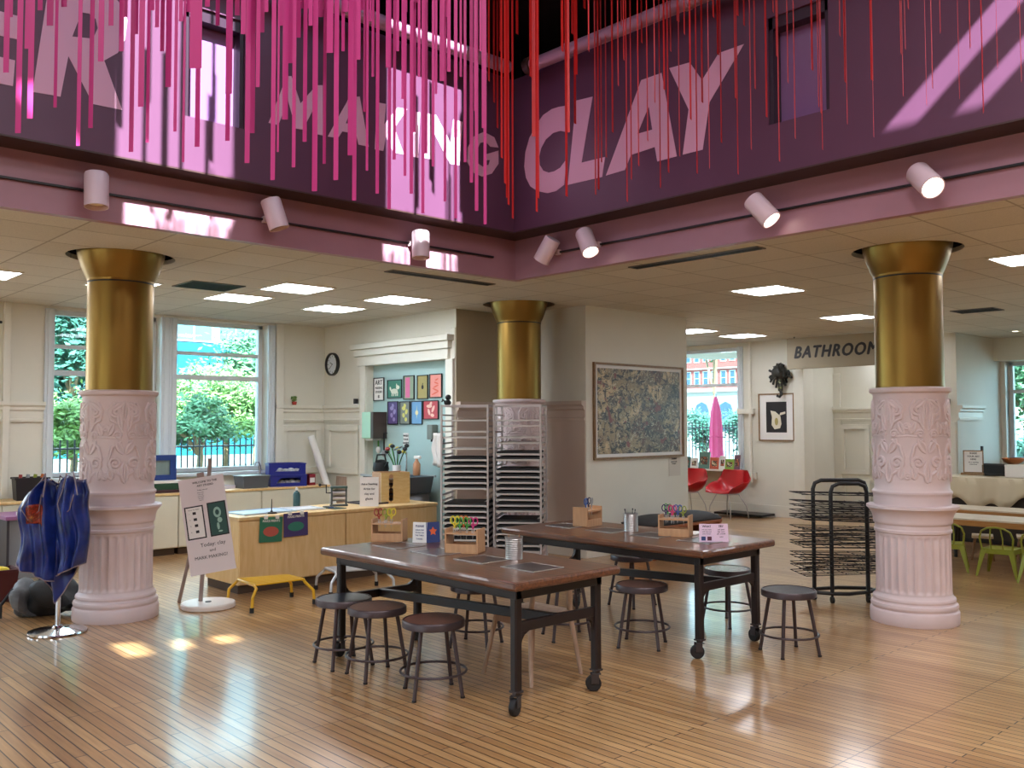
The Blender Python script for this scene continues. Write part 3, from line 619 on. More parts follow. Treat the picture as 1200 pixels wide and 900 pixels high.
# ------------------------------------------------------------------ work tables
ZT = .79
def make_table(label, loc, X, Y):
    """origin at the front left foot corner of the top; X, Y = size of the top"""
    t = thing('work_table', label, 'table', (*loc, 0), 0, 'dark wooden work tables on casters')
    b = MB().box(0, 0, ZT-.055, X, Y, ZT); b.make('tabletop', M_twood, t, smooth=False, bevel=.018)
    i = .088; L = .056
    ap = MB().box(i, i, ZT-.12, X-i, i+.03, ZT-.055).box(i, Y-i-.03, ZT-.12, X-i, Y-i, ZT-.055).box(i, i+.03, ZT-.12, i+.03, Y-i-.03, ZT-.055).box(X-i-.03, i+.03, ZT-.12, X-i, Y-i-.03, ZT-.055)
    ap.make('apron', M_frame, t, smooth=False, bevel=.004)
    legs = [(i, i), (X-i-L, i), (i, Y-i-L), (X-i-L, Y-i-L)]
    for (x, y) in legs:
        g = MB(); z0 = .14; c = .010
        oct_ = [(x+c, y), (x+L-c, y), (x+L, y+c), (x+L, y+L-c), (x+L-c, y+L), (x+c, y+L), (x, y+L-c), (x, y+c)]
        g.prism(oct_, (0, 0, z0), (1, 0, 0), (0, 1, 0), (0, 0, ZT-.055-z0)); g.make('leg', M_frame, t, smooth=False)
        cx, cy = x+L/2, y+L/2; a = R(random.choice((20, 75, 140, 200)))
        dx, dy = math.cos(a), math.sin(a); q = Vector((cx+dx*.018, cy+dy*.018, .05)); nrm = Vector((-dy, dx, 0))
        k = MB().cbox((cx, cy, .135), (.062, .062, .012)); k.cyl((cx, cy, .13), (cx, cy, .112), .024, n=14)
        for s in (-1, 1): k.cbox((cx+dx*.01+s*nrm.x*.024, cy+dy*.01+s*nrm.y*.024, .082), (.05, .005, .066), Matrix.Rotation(a, 4, 'Z'))
        k.cbox((cx, cy, .112), (.058, .056, .006), Matrix.Rotation(a, 4, 'Z'))
        co = k.make('caster', mat('caster_steel', '#4a4445', .4, .7), t, bevel=.002)
        MB().cyl(q-nrm*.019, q+nrm*.019, .05, n=24).make('wheel', mat('black_rubber', '#151314', .6), co, bevel=.006)
    zr, zl = .505, .42; xm = X*.5
    MB().box(i+L, i+.012, zr-.03, X-i-L, i+L-.012, zr+.03).make('end_stretcher', M_frame, t, smooth=False, bevel=.004)
    MB().box(i+L, Y-i-L+.012, zl-.03, X-i-L, Y-i-.012, zl+.03).make('end_stretcher', M_frame, t, smooth=False, bevel=.004)
    A = Vector((xm, Y-i-L+.012, zl)); B = Vector((xm, i+L-.012, zr)); d = (B-A)
    m = MB(); n = Vector((.022, 0, 0)); h = Vector((0, 0, .03)); m.add([A-n-h, A+n-h, A+n+h, A-n+h, B-n-h, B+n-h, B+n+h, B-n+h], [(0,1,2,3), (7,6,5,4), (0,4,5,1), (1,5,6,2), (2,6,7,3), (3,7,4,0)])
    m.make('long_stretcher', M_frame, t, smooth=False, bevel=.004)
    for (y, sg) in ((Y-i-L, -1), (i+L, 1)):
        z = zl if sg < 0 else zr
        for (x0, sx) in ((i+L, 1), (X-i-L, -1)):
            O = (x0, y-sg*L/2-.012, z+.03 if sg < 0 else z-.03); V = (0, 0, 1) if sg < 0 else (0, 0, -1)
            br = MB().prism([(0, 0), (.07, 0), (.03, .02), (.012, .045), (0, .09)], O, (sx, 0, 0), V, (0, .024, 0)); br.make('corner_bracket', M_frame, t, smooth=False)
    # metal pans let into the top
    for k in range(4):
        y = Y*(.16+.225*k); w, l = .27, .15; x0 = X*.5-w/2
        p = MB()
        for q in ((x0, y-l, x0+w, y-l+.012), (x0, y+l-.012, x0+w, y+l), (x0, y-l+.012, x0+.012, y+l-.012), (x0+w-.012, y-l+.012, x0+w, y+l-.012)): p.box(q[0], q[1], ZT-.001, q[2], q[3], ZT+.006)
        po = p.make('inset_pan', M_steel, t, smooth=False, bevel=.002)
        f = MB(); NX = 8
        f.grid(lambda a, c: Vector((x0+.012+(w-.024)*a, y-l+.012+(2*l-.024)*c, ZT+.004-.003*math.sin(PI*a)*math.sin(PI*c))), 9, 9).make('pan_floor', mat('dull_pan_metal', '#5d5458', .3, .8), po)
    return t
make_table('dark wooden work table on casters nearest the camera', (3.60, 3.83), .93, 2.10)
make_table('dark wooden work table on casters further right, toward the right column', (5.44, 3.85), .97, 2.12)

# ------------------------------------------------------------------ stools
M_stl = mat('dark_stool_metal', '#4c4143', .36, .55, var=.08)
SEATS = {'black': mat('black_stool_seat', '#23232b', .35, .1, var=.2, vscale=12), 'brown': wood('brown_stool_seat', '#5b3a31', '#6d473a', .38, (5, 22, 5)), 'grey': mat('grey_stool_seat', '#5a5654', .25, .3, var=.2, vscale=10)}
ZS = .462
def make_stool(kind, label, loc, rz, first=[None]):
    t = thing('work_stool', label, 'stool', (*loc, 0), rz, 'round metal stools at the work tables')
    MB().lathe([(0, ZS-.006), (.172, ZS-.006), (.182, ZS-.003), (.184, ZS), (.18, ZS+.003), (0, ZS+.002)], 44, cap=False).make('seat', SEATS[kind], t)
    MB().lathe([(.184, ZS-.006), (.186, ZS+.006), (.194, ZS+.005), (.199, ZS-.004), (.199, ZS-.038), (.193, ZS-.042), (.188, ZS-.036), (.06, ZS-.02), (.06, ZS-.012), (.184, ZS-.012)], 48, cap=False).make('seat_rim', M_stl, t)
    for k in range(4):
        a = k*PI/2; c, s = math.cos(a), math.sin(a)
        b = MB().tube([(c*.135, s*.135, ZS-.02), (c*.155, s*.155, ZS-.12), (c*.215, s*.215, .006)], [.0135, .0135, .0125], 10)
        lg = b.make('leg', M_stl, t); MB().cyl((c*.2152, s*.2152, .012), (c*.2160, s*.2160, 0), .0145, n=10).make('foot', MATS['black_rubber'], lg)
    rr = .208
    MB().tube([(rr*math.cos(2*PI*k/40), rr*math.sin(2*PI*k/40), .145) for k in range(40)], .0085, 8, closed=True).make('foot_ring', M_stl, t)
    return t
def yaw_to(p, uv): q = az(*uv); return math.atan2(q.y-p[1], q.x-p[0])
ST = [('black', (3.612, 5.619), (374, 799), 'black-topped metal stool furthest left at the near work table'), ('brown', (3.609, 5.203), (412, 814.5), 'brown-topped metal stool between the black one and the nearest one'),
      ('brown', (3.633, 4.619), (467, 832), 'brown-topped metal stool nearest the camera'), ('brown', (4.649, 5.382), (522.6, 760), 'dark metal stool seen through the legs of the near table, beside the pale chair'),
      ('black', (5.335, 5.08), (648, 753.7), 'dark metal stool mostly hidden behind the right end of the near table'), ('brown', (5.567, 4.504), (792, 771), 'brown-topped metal stool at the front side of the far table'),
      ('black', (6.72, 5.553), (744, 718), 'black-topped metal stool whose seat shows just above the near table corner'), ('grey', (6.68, 4.476), (860, 752), 'metal stool with a pale shining seat behind the far table'),
      ('black', (6.16, 3.60), (908, 782), 'black-topped metal stool at the right end of the far table')]
for k, p, f, lb in ST: make_stool(k, lb, p, yaw_to(p, f))

# pale wooden chair pushed under the near table
M_beech = wood('pale_beech', '#a58a78', '#b89e8a', .5, (12, 12, 2))
def wooden_chair(label, loc, rz, m=M_beech, h=.42):
    t = thing('wooden_chair', label, 'chair', (*loc, 0), rz); w = .19
    MB().grid(lambda a, c: Vector(((a-.5)*2*(w+.02), (c-.5)*2*(w+.01), h-.012*math.sin(PI*a)*math.sin(PI*c))), 9, 9).make('seat', m, t, solid=.022)
    for sx in (-1, 1):
        MB().tube([(sx*w*.9, -w*.85, h-.01), (sx*(w+.045), -w-.04, 0)], [.018, .014], 12).make('leg', m, t)
        MB().tube([(sx*(w+.045), w+.05, 0), (sx*w*.98, w*.95, h), (sx*w*.93, w*1.0, h+.12), (sx*w*.9, w*1.12, h+.30)], [.014, .019, .018, .014], 12).make('leg', m, t)
    MB().grid(lambda a, c: Vector(((a-.5)*2*w*.95, w*1.06-.03+.03*math.sin(PI*a)+.02*c, h+.19+.11*c)), 9, 5).make('backrest', m, t, solid=.014)
    b = MB()
    for sx in (-1, 1): b.box(sx*w*.9-.012, -w*.85, h-.06, sx*w*.9+.012, w*.9, h-.02)
    b.box(-w*.9, -w*.9, h-.06, w*.9, -w*.9+.02, h-.02); b.make('seat_frame', m, t, smooth=False)
    return t
wooden_chair('pale wooden chair tucked under the right end of the near work table', (4.40, 4.52), R(180))

# ------------------------------------------------------------------ things on the tables
def scissors(loc, m, label, rz, tilt):
    t = thing('scissors', label, 'scissors', loc, rz, 'scissors standing in the wooden caddies')
    M = Matrix.Rotation(tilt, 4, 'Y')
    def pt(x, z): return M @ Vector((x, 0, z))
    for s in (-1, 1):
        b = MB().tube([pt(s*.016+.016*math.cos(2*PI*k/14), .085+.026*math.sin(2*PI*k/14)) for k in range(14)], .0045, 6, closed=True)
        b.tube([pt(s*.01, .062), pt(-s*.004, .03)], .005, 6); b.make('handle', m, t)
    b = MB()
    for s in (-1, 1): b.add([pt(-s*.004, .035), pt(-s*.012, .03), pt(-s*.001, -.04)] + [pt(-s*.004, .035)+Vector((0, .002, 0)), pt(-s*.012, .03)+Vector((0, .002, 0)), pt(-s*.001, -.04)+Vector((0, .002, 0))], [(0,1,2), (5,4,3), (0,3,4,1), (1,4,5,2), (2,5,3,0)])
    b.make('blades', M_steel, t, smooth=False); return t
def caddy(label, loc, rz, L=.25, W=.15, H=.15):
    t = thing('wooden_caddy', label, 'caddy', (*loc, ZT), rz, 'wooden tool caddies on the work tables'); w = .012
    MB().box(-L/2, -W/2, 0, L/2, W/2, w).make('base', M_cwood, t, smooth=False, bevel=.002)
    for s in (-1, 1): MB().box(s*L/2-(w if s > 0 else 0), -W/2, 0, s*L/2+(0 if s > 0 else w), W/2, H+.02).make('end_panel', M_cwood, t, smooth=False, bevel=.002)
    for s in (-1, 1): MB().box(-L/2+w, s*W/2-(w if s > 0 else 0), w, L/2-w, s*W/2+(0 if s > 0 else w), H*.42).make('side_rail', M_cwood, t, smooth=False, bevel=.002)
    poly_with_holes('slotted_shelf', M_cwood, [(-L/2+w, -W/2), (L/2-w, -W/2), (L/2-w, W/2), (-L/2+w, W/2)], [[(x-.012, y-.012), (x+.012, y-.012), (x+.012, y+.012), (x-.012, y+.012)] for x in (-.07, -.025, .025, .07) for y in (-.03, .03)], (0, 0, H-.02), (1, 0, 0), (0, 1, 0), (0, 0, .01), t)
    return t
SCM = {c: mat(c+'_scissor_plastic', h, .35) for c, h in dict(green='#3f9a3a', yellow='#d9c53a', magenta='#c8337a', blue='#2b4f93', navy='#22244d', orange='#c76a2b', red='#9a3630', olive='#8d9a35', grey='#8a8d8f').items()}
def stock(loc, rz, cols, lab, H=.15, tw=0):
    for i, c in enumerate(cols):
        x = -.07+.047*(i % 4); y = -.03 if i < 4 else .03
        p = Vector(loc)+Vector((x*math.cos(rz)-y*math.sin(rz), x*math.sin(rz)+y*math.cos(rz), 0))
        scissors((p.x, p.y, ZT+H-.02+random.uniform(0, .012)), SCM[c], f'{c} handled scissors standing in {lab}' if cols.count(c) == 1 else f'pair of {c} handled scissors in {lab}', rz+random.uniform(-.5, .5)+tw, random.uniform(-.15, .15))
K1 = az(457, 633, ZT); K2 = az(549, 648, ZT); K3 = az(690, 617, ZT); K4 = az(790, 629, ZT)
A0 = math.atan2(rt.y, rt.x)
caddy('wooden caddy at the far left end of the near work table', (K1.x-.02, K1.y-.02), R(-52)); stock((K1.x-.02, K1.y-.02, 0), R(-52), ['red', 'olive', 'yellow'], 'the caddy at the left end of the near table')
caddy('wooden caddy in the middle of the near work table', (K2.x+.01, K2.y+.05), R(-62)); stock((K2.x+.01, K2.y+.05, 0), R(-62), ['yellow', 'green', 'green', 'magenta', 'olive', 'orange'], 'the middle caddy of the near table')
caddy('wooden caddy holding blue scissors on the far work table', (K3.x+.04, K3.y+.05), R(10)); stock((K3.x+.04, K3.y+.05, 0), R(10), ['blue', 'navy', 'grey'], 'the far table caddy nearest the pier')
caddy('wooden caddy of mixed scissors toward the right end of the far table', (K4.x+.06, K4.y+.03), R(-66)); stock((K4.x+.06, K4.y+.03, 0), R(-66), ['navy', 'magenta', 'blue', 'olive', 'green', 'orange'], 'the right caddy of the far table')
def tin(label, loc, cols):
    t = thing('ribbed_tin', label, 'tin', (*loc, ZT), 0, 'ribbed tins on the work tables')
    prof = [(0, 0), (.058, 0), (.06, .004)]
    for i in range(9): z = .012+.0145*i; prof += [(.058, z), (.060, z+.005), (.058, z+.010)]
    prof += [(.0615, .145), (.0615, .15), (.056, .15), (.056, .006), (0, .006)]
    MB().lathe(prof, 32, cap=False).make('can', M_steel, t)
    return t
T1 = az(602, 656, ZT); T2 = az(740, 623, ZT)
tin('ribbed metal tin with red pencils near the right corner of the near table', (T1.x+.03, T1.y+.03), 0); tin('ribbed metal tin in the middle of the far work table', (T2.x+.03, T2.y+.03), 0)
for i in range(4):
    a = i*1.6; p = Vector((T1.x+.03+.03*math.cos(a), T1.y+.03+.03*math.sin(a), ZT+.007))
    t = thing('pencil', 'red pencil standing in the tin on the near table', 'pencil', p, a, 'red pencils in the near tin')
    MB().cyl((0, 0, 0), (.018, 0, .135), .004, n=6).make('shaft', SCM['red'], t); MB().cyl((.018, 0, .135), (.021, 0, .155), .004, .0008, n=6).make('tip', M_cwood, t)
for i in range(3):
    a = i*2.1+.4; p = Vector((T2.x+.03+.03*math.cos(a), T2.y+.03+.03*math.sin(a), ZT+.007))
    t = thing('stylus', 'thin dark tool standing in the tin on the far table', 'tool', p, a, 'thin tools in the far tin')
    MB().cyl((0, 0, 0), (.02, 0, .165), .003, n=6).make('shaft', M_black, t); MB().cyl((.02, 0, .165), (.022, 0, .18), .005, n=8).make('grip', M_black, t)
# folded table cards
def card(label, loc, rz, front, m1, m2, W=.13, H=.12):
    t = thing('table_card', label, 'sign', (*loc, ZT), rz)
    for s, m, lines in ((-1, m1, front), (1, m2, [])):
        ln = math.radians(18)*s
        b = MB().box(-W/2, -.0012, 0, W/2, .0012, H); M = Matrix.Translation((0, s*.035, 0)) @ Matrix.Rotation(ln, 4, 'X'); b.v = [tuple(M @ Vector(v)) for v in b.v]
        p = b.make('card_face', m, t, smooth=False)
        if s < 0:
            for (tx, z, sz, bold) in lines:
                q = M @ Vector((0, -.0018, z)); text('lettering', tx, sz, M_ink, p, q, (PI/2+ln, 0, 0), bold)
    return t
M_lil = mat('lilac_card', '#e3c7dc', .6); M_navy = mat('navy_card', '#2f3f73', .6); M_orange = mat('orange_print', '#e0612f', .6)
k = az(485, 637, ZT); t = thing('table_card', 'white and navy table card with an orange shape on the near table', 'sign', (k.x+.09, k.y-.04, ZT), 0)
def cardface(t, rz, off, W, H, m, lines, ink=M_ink):
    M = Matrix.Rotation(rz, 4, 'Z') @ Matrix.Translation((off, 0, 0)) @ Matrix.Rotation(R(-6), 4, 'X')
    b = MB().box(-W/2, -.0015, 0, W/2, .0015, H); b.v = [tuple(M @ Vector(v)) for v in b.v]; p = b.make('card_face', m, t, smooth=False)
    for (tx, x, z, sz, bold) in lines: text('lettering', tx, sz, ink, p, M @ Vector((x, -.0022, z)), (PI/2-R(6), 0, rz), bold)
    return p, M
p, M = cardface(t, A0-.25, -.058, .112, .155, M_white, [('PLEASE', 0, .125, .022, .02), ('LEAVE THE', 0, .095, .014, .01), ('TOOLS ON', 0, .075, .014, .01), ('THE TABLE', 0, .055, .014, .01), ('THANKS', 0, .028, .014, .01)], M_navy)
p, M = cardface(t, A0+.55, .058, .112, .155, M_navy, [])
b = MB(); star = [((.035 if i % 2 == 0 else .018)*math.cos(i*PI/5+.3), .085+(.035 if i % 2 == 0 else .018)*math.sin(i*PI/5+.3)) for i in range(10)]
b.prism(star, M @ Vector((0, -.0016, 0)), (M.to_3x3() @ Vector((1, 0, 0))), (M.to_3x3() @ Vector((0, 0, 1))), M.to_3x3() @ Vector((0, -.001, 0))); b.make('printed_star', M_orange, p, smooth=False)
k = az(838, 636, ZT); t = thing('table_card', 'lilac folded table card at the right end of the far table', 'sign', (k.x+.02, k.y+.02, ZT), 0)
lines = [('WHAT', 0, .118, .022, .02), ('can you make', 0, .094, .013, .005), ('with clay and', 0, .078, .013, .005), ('your hands?', 0, .062, .013, .005)]
p, M = cardface(t, A0-.12, -.056, .112, .138, M_lil, lines)
for x in (-.025, .02): MB().box(-.016, -.0012, 0, .016, 0, .03, M @ Matrix.Translation((x, -.0016, .012))).make('printed_picture', mat('dark_red_print', '#5a2438', .6) if x > 0 else M_navy, p, smooth=False)
cardface(t, A0+.12, .056, .112, .138, M_lil, [('TRY', 0, .118, .022, .02), ('coil  pinch', 0, .094, .013, .005), ('slab  score', 0, .078, .013, .005), ('join  smooth', 0, .062, .013, .005), ('carve', 0, .04, .013, .005)])
k = az(812, 628, ZT); b = MB().cbox((0, 0, .004), (.24, .18, .006)); o = b.make('paper_sheet', M_white, smooth=False); at(o, (k.x+.12, k.y+.12, ZT+.001), R(15)); tag(o, 'white paper sheet lying behind the lilac card on the far table', 'paper')

# ------------------------------------------------------------------ wheeled tray racks
M_tray = mat('sheet_tray_aluminium', '#c8c2bd', .35, .7, var=.06); M_board = mat('dark_board', '#1d1a1b', .6, var=.2)
RD = YAW - R(8)                                   # depth direction of the racks
def pt_fw(D, u): lat = (u-600)/FPX*D; return Vector((math.cos(YAW)*D + math.sin(YAW)*lat, math.sin(YAW)*D - math.cos(YAW)*lat, 0))
def tray_rack(label, u, slots, bare, side, W=.545, DP=.62, H=1.905):
    c = pt_fw(10.25, u); t = thing('tray_rack', label, 'rack', c, RD-PI/2, 'tall aluminium tray racks'); w = .02
    for sx in (0, 1):
        for sy in (0, 1):
            x = sx*(W-w); y = sy*(DP-w); MB().box(x, y, .1, x+w, y+w, H).make('post', M_alu, t, smooth=False, bevel=.002)
            k = MB().cyl((x+w/2, y+w/2, .1), (x+w/2, y+w/2, .07), .012, n=10).cbox((x+w/2, y+w/2, .07), (.03, .04, .02)); k.cyl((x+w/2-.012, y+w/2, .04), (x+w/2+.012, y+w/2, .04), .04, n=18); k.make('caster', M_black, t)
    b = MB()
    for z in (H-.02, .1):
        b.box(w, DP-w, z, W-w, DP, z+.02)
        for sx in (0, W-w): b.box(sx, w, z, sx+w, DP-w, z+.02)
    b.box(w, 0, H-.02, W-w, w, H); b.make('cross_rail', M_alu, t, smooth=False)
    g = MB(); n = 26; pitch = (H-.26)/n
    for i in range(n):
        z = .2+i*pitch
        for x0, x1, xw in ((w, w+.028, w), (W-w-.028, W-w, W-w-.003)): g.box(x0, .004, z, x1, DP-.004, z+.003); g.box(xw, .004, z, xw+.003, DP-.004, z+.018)
    g.make('slide_rails', M_alu, t, smooth=False)
    ca, sa = math.cos(RD-PI/2), math.sin(RD-PI/2); x0 = w+.006; x1 = W-w-.006; first = None
    for i in slots:
        z = .2+i*pitch+.0035
        if first is None:
            r = thing('sheet_tray', f'aluminium tray with a dark board slid into the {side} tray rack', 'tray', (c.x, c.y, z), RD-PI/2, f'trays in the {side} tray rack')
            q = MB().box(x0, .012, 0, x1, DP-.03, .003)
            for bx in ((x0, .006, x1, .012), (x0, DP-.036, x1, DP-.03), (x0, .012, x0+.005, DP-.036), (x1-.005, .012, x1, DP-.036)): q.box(bx[0], bx[1], 0, bx[2], bx[3], .020)
            q.make('pan', M_tray, r, smooth=False, bevel=.002); MB().box(x0+.012, .03, .0045, x1-.012, DP-.06, .042).make('board', M_board, r, smooth=False)
            first = r
        else: dup(first, (c.x, c.y, z), RD-PI/2)
    for i in bare:
        z = .2+i*pitch+.0035; r = thing('sheet_tray', f'empty aluminium tray near the top of the {side} tray rack', 'tray', (c.x, c.y, z), RD-PI/2, f'empty trays in the {side} tray rack'); MB().box(x0, .012, 0, x1, DP-.03, .003).box(x0, .006, 0, x1, .012, .016).box(x0, DP-.036, 0, x1, DP-.03, .016).make('pan', M_tray, r, smooth=False)
    return t
tray_rack('tall aluminium tray rack on the left, beside the wooden counter', 516, [1,2,3,4,5,6,7,8,9,12,13,14,15,16,17], [19,21,22,24], 'left'); tray_rack('tall aluminium tray rack on the right, in front of the gold column', 577.5, [1,2,3,4,5,6,8,9,10,11,12,13,14,15,17,18], [20,21,23,24], 'right')

# ------------------------------------------------------------------ counters
def cabinet_unit(name, label, x0, x1, yf, yb, H, m, top, topm, seams, group=None, side_in=0., kick=.09, cat='counter'):
    t = thing(name, label, cat, ((x0+x1)/2, (yf+yb)/2, 0), 0, group); a, e = (x1-x0)/2, (yb-yf)/2
    MB().box(-a, -e, kick, a, e, H-top).make('body', m, t, smooth=False, bevel=.003); MB().box(-a+.02, -e+.05, 0, a-.02, e, kick).make('plinth', mat('dark_plinth', '#4a3a2c', .6), t, smooth=False)
    MB().box(-a-.005, -e-.025, H-top, a+.005, e+.005, H).make('top', topm, t, smooth=False, bevel=.006)
    n = len(seams)-1
    for i in range(n):
        p, q = -a+2*a*seams[i], -a+2*a*seams[i+1]
        d = MB().box(p+.004, -e-.016, kick+.01, q-.004, -e, H-top-.01).make('door' if seams != [0, 1] else 'front_panel', m, t, smooth=False, bevel=.003)
    return t
cabinet_unit('wooden_counter', 'pale maple counter unit on the left behind the yellow step', 4.28, 5.515, 8.57, 9.30, .765, M_lwood, .035, M_lwood, [0, 1], 'maple counter units')
cabinet_unit('wooden_counter', 'pale maple counter unit on the right beside the tray racks', 5.525, 6.78, 8.57, 9.30, .765, M_lwood, .035, M_lwood, [0, 1], 'maple counter units')
M_cab = mat('cream_cabinet', '#cfcbb6', .5, var=.03)
for x0, x1, lb in ((2.35, 3.55, 'cream base cabinet under the left window, behind the aprons'), (3.56, 5.02, 'cream base cabinet behind the left column'), (5.03, 6.2, 'cream base cabinet under the clear window'), (6.21, 7.3, 'cream base cabinet below the blue bins in the corner')):
    cabinet_unit('base_cabinet', lb, x0, x1, 11.76, 12.33, .80, M_cab, .03, M_lwood, [0, .5, 1] if x1-x0 < 1.25 else [0, .34, .67, 1], 'cream cabinets along the window wall', cat='cabinet')
ZK = .80; ZC2 = .765
# crates and boxes on the window cabinets
def open_box(b, L, W, H, w=.012, taper=0.):
    l0, w0 = L/2-taper, W/2-taper; l1, w1 = L/2, W/2
    o0 = [(-l0,-w0,0),(l0,-w0,0),(l0,w0,0),(-l0,w0,0)]; o1 = [(-l1,-w1,H),(l1,-w1,H),(l1,w1,H),(-l1,w1,H)]
    i1 = [(-l1+w,-w1+w,H),(l1-w,-w1+w,H),(l1-w,w1-w,H),(-l1+w,w1-w,H)]; i0 = [(-l0+w,-w0+w,w),(l0-w,-w0+w,w),(l0-w,w0-w,w),(-l0+w,w0-w,w)]
    f = [(3,2,1,0)] + [(i, (i+1)%4, 4+(i+1)%4, 4+i) for i in range(4)] + [(4+i, 4+(i+1)%4, 8+(i+1)%4, 8+i) for i in range(4)] + [(8+i, 8+(i+1)%4, 12+(i+1)%4, 12+i) for i in range(4)] + [(12,13,14,15)]
    return b.add(o0+o1+i1+i0, f)
M_bluep = mat('blue_plastic_bin', '#17237e', .35)
def stack_bin(label, loc, rz):
    t = thing('stacking_bin', label, 'bin', loc, rz, 'blue stacking bins'); L, W, H = .52, .3, .165
    poly_with_holes('front_panel', M_bluep, [(-L/2, 0), (L/2, 0), (L/2, H), (-L/2, H)], [[(-L*.33, .05), (L*.30, .05), (L*.36, .125), (-L*.2, .125)]], (0, -W/2, 0), (1, 0, 0), (0, 0, 1), (0, .008, 0), t)
    b = MB().box(-L/2, -W/2+.008, 0, L/2, W/2, .008).box(-L/2, W/2-.008, .008, L/2, W/2, H).box(-L/2, -W/2+.008, .008, -L/2+.008, W/2-.008, H).box(L/2-.008, -W/2+.008, .008, L/2, W/2-.008, H)
    b.make('tray_body', M_bluep, t, smooth=False); MB().box(-L/2-.008, -W/2-.008, H-.016, L/2+.008, -W/2, H).box(-L/2-.008, -W/2, H-.016, -L/2, W/2, H).box(L/2, -W/2, H-.016, L/2+.008, W/2, H).make('rim', M_bluep, t, smooth=False)
    p = MB()
    for i in range(5): p.ball((-.16+.08*i, 0, .05), (.06, .09, .035+.01*(i % 2)), 10, 6)
    p.make('cloth_contents', mat('white_rag', '#cfd0d2', .9), t); return t
q = ay(347, 575, 11.95)
stack_bin('lower blue stacking bin beside the white tube', (6.72, 11.98, ZK), R(-18)); stack_bin('upper blue stacking bin, on top of the other', (6.70, 11.98, ZK+.166), R(-18))
t = thing('storage_tub', 'dark grey tub on the cabinet left of the blue bins', 'tub', (6.16, 11.96, ZK), 0); open_box(MB(), .40, .3, .17, taper=.02).make('body', mat('grey_plastic', '#55585c', .4), t, smooth=False)
MB().box(-.21, -.16, .165, .21, .16, .178).make('lid', mat('grey_plastic_lid', '#777b80', .4), t, smooth=False, bevel=.004)
t = thing('red_box', 'small red box at the end of the cabinet by the white tube', 'box', (7.05, 11.9, ZK), 0); open_box(MB(), .1, .16, .16, .006).make('body', mat('dark_red_plastic', '#8a1f2e', .4), t, smooth=False); MB().box(-.04, -.081, .04, .04, -.08, .11).make('paper_label', M_white, t, smooth=False)
# white cardboard tube leaning in the corner
o = MB().lathe([(.045, 0), (.052, 0), (.052, 1.62), (.045, 1.62)], 24, cap=False).make('cardboard_tube', M_white); p0 = Vector((7.46, 11.60, .02)); p1 = Vector((7.24, 12.26, 1.62)); o.location = p0; o.rotation_euler = (p1-p0).to_track_quat('Z', 'Y').to_euler(); tag(o, 'long white cardboard tube leaning in the corner under the clock', 'tube')
MB().lathe([(0, .002), (.044, .002), (.044, .02), (0, .02)], 20, cap=False).make('end_cap', M_white, o)
o = MB().box(-.02, -.14, 0, .02, .14, .9).make('wooden_board', M_beech, smooth=False, bevel=.003); at(o, (7.55, 11.9, .004), 0, 0, R(4)); tag(o, 'brown wooden board standing against the wall behind the white tube', 'board')
# blue framed display and green case
t = thing('framed_display', 'blue framed display standing on the green case', 'display', (4.86, 12.0, ZK+.16), R(-4))
poly_with_holes('frame', mat('blue_frame_paint', '#1d3a78', .4), [(-.22, 0), (.22, 0), (.22, .33), (-.22, .33)], [[(-.16, .07), (.14, .07), (.14, .26), (-.16, .26)]], (0, -.03, 0), (1, 0, 0), (0, 0, 1), (0, .06, 0), t)
MB().box(-.16, .0, .07, .14, .012, .26).make('panel', mat('grey_blue_panel', '#7d8f8c', .3, var=.35, vscale=4, stretch=(1, .1, .1)), t, smooth=False); MB().box(-.17, .03, 0, .17, .1, .015).make('foot', M_black, t, smooth=False)
t = thing('green_case', 'dark green case under the blue framed display', 'case', (4.86, 12.0, ZK), R(-4)); MB().box(-.25, -.15, .04, .25, .15, .125).make('body', mat('dark_green_case', '#183e2c', .4), t, smooth=False, bevel=.008)
MB().box(-.255, -.155, .125, .255, .155, .158).make('lid', M_white, t, smooth=False, bevel=.004); MB().box(-.26, -.16, 0, .26, .16, .04).make('tray_base', mat('dark_maroon_plastic', '#3a1c22', .4), t, smooth=False, bevel=.004)
for (x, y, h, w, c, lb) in [(5.5, 12.05, .07, .3, '#cfd6e4', 'pale stack of papers on the cabinet below the clear window'), (5.82, 12.1, .045, .22, '#d5cfd8', 'lilac stack of papers beside the grey tub')]:
    t = thing('paper_stack', lb, 'paper', (x, y, ZK), R(6))
    for i in range(3): MB().box(-w/2, -.11, h*i/3, w/2, .11, h*(i+1)/3-.001, Matrix.Rotation(R(3*i-3), 4, 'Z')).make('sheaf', mat('paper_'+c[1:], c, .7), t, smooth=False)
t = thing('jar', 'small clear jar on the cabinet before the window', 'jar', (6.02, 12.1, ZK)); MB().lathe([(0, 0), (.035, 0), (.038, .01), (.038, .09), (.03, .1), (.03, .11)], 20, cap=False).make('glass_body', mat('jar_glass', '#b9c7c9', .1), t); MB().lathe([(0, .125), (.032, .125), (.032, .105), (0, .105)], 20, cap=False).make('lid', M_trim, t)
t = thing('faucet', 'thin white faucet at the right side of the clear window sill', 'faucet', (6.36, 12.1, ZK)); MB().tube([(0, 0, 0), (0, 0, .30), (-.03, -.02, .35), (-.1, -.06, .35), (-.12, -.07, .31)], .011, 10).make('spout', M_chrome, t); MB().cyl((0, 0, 0), (0, 0, .03), .03, n=18).make('base', M_chrome, t); MB().tube([(.02, 0, .12), (.08, 0, .16)], .008, 8).make('handle', M_chrome, t)
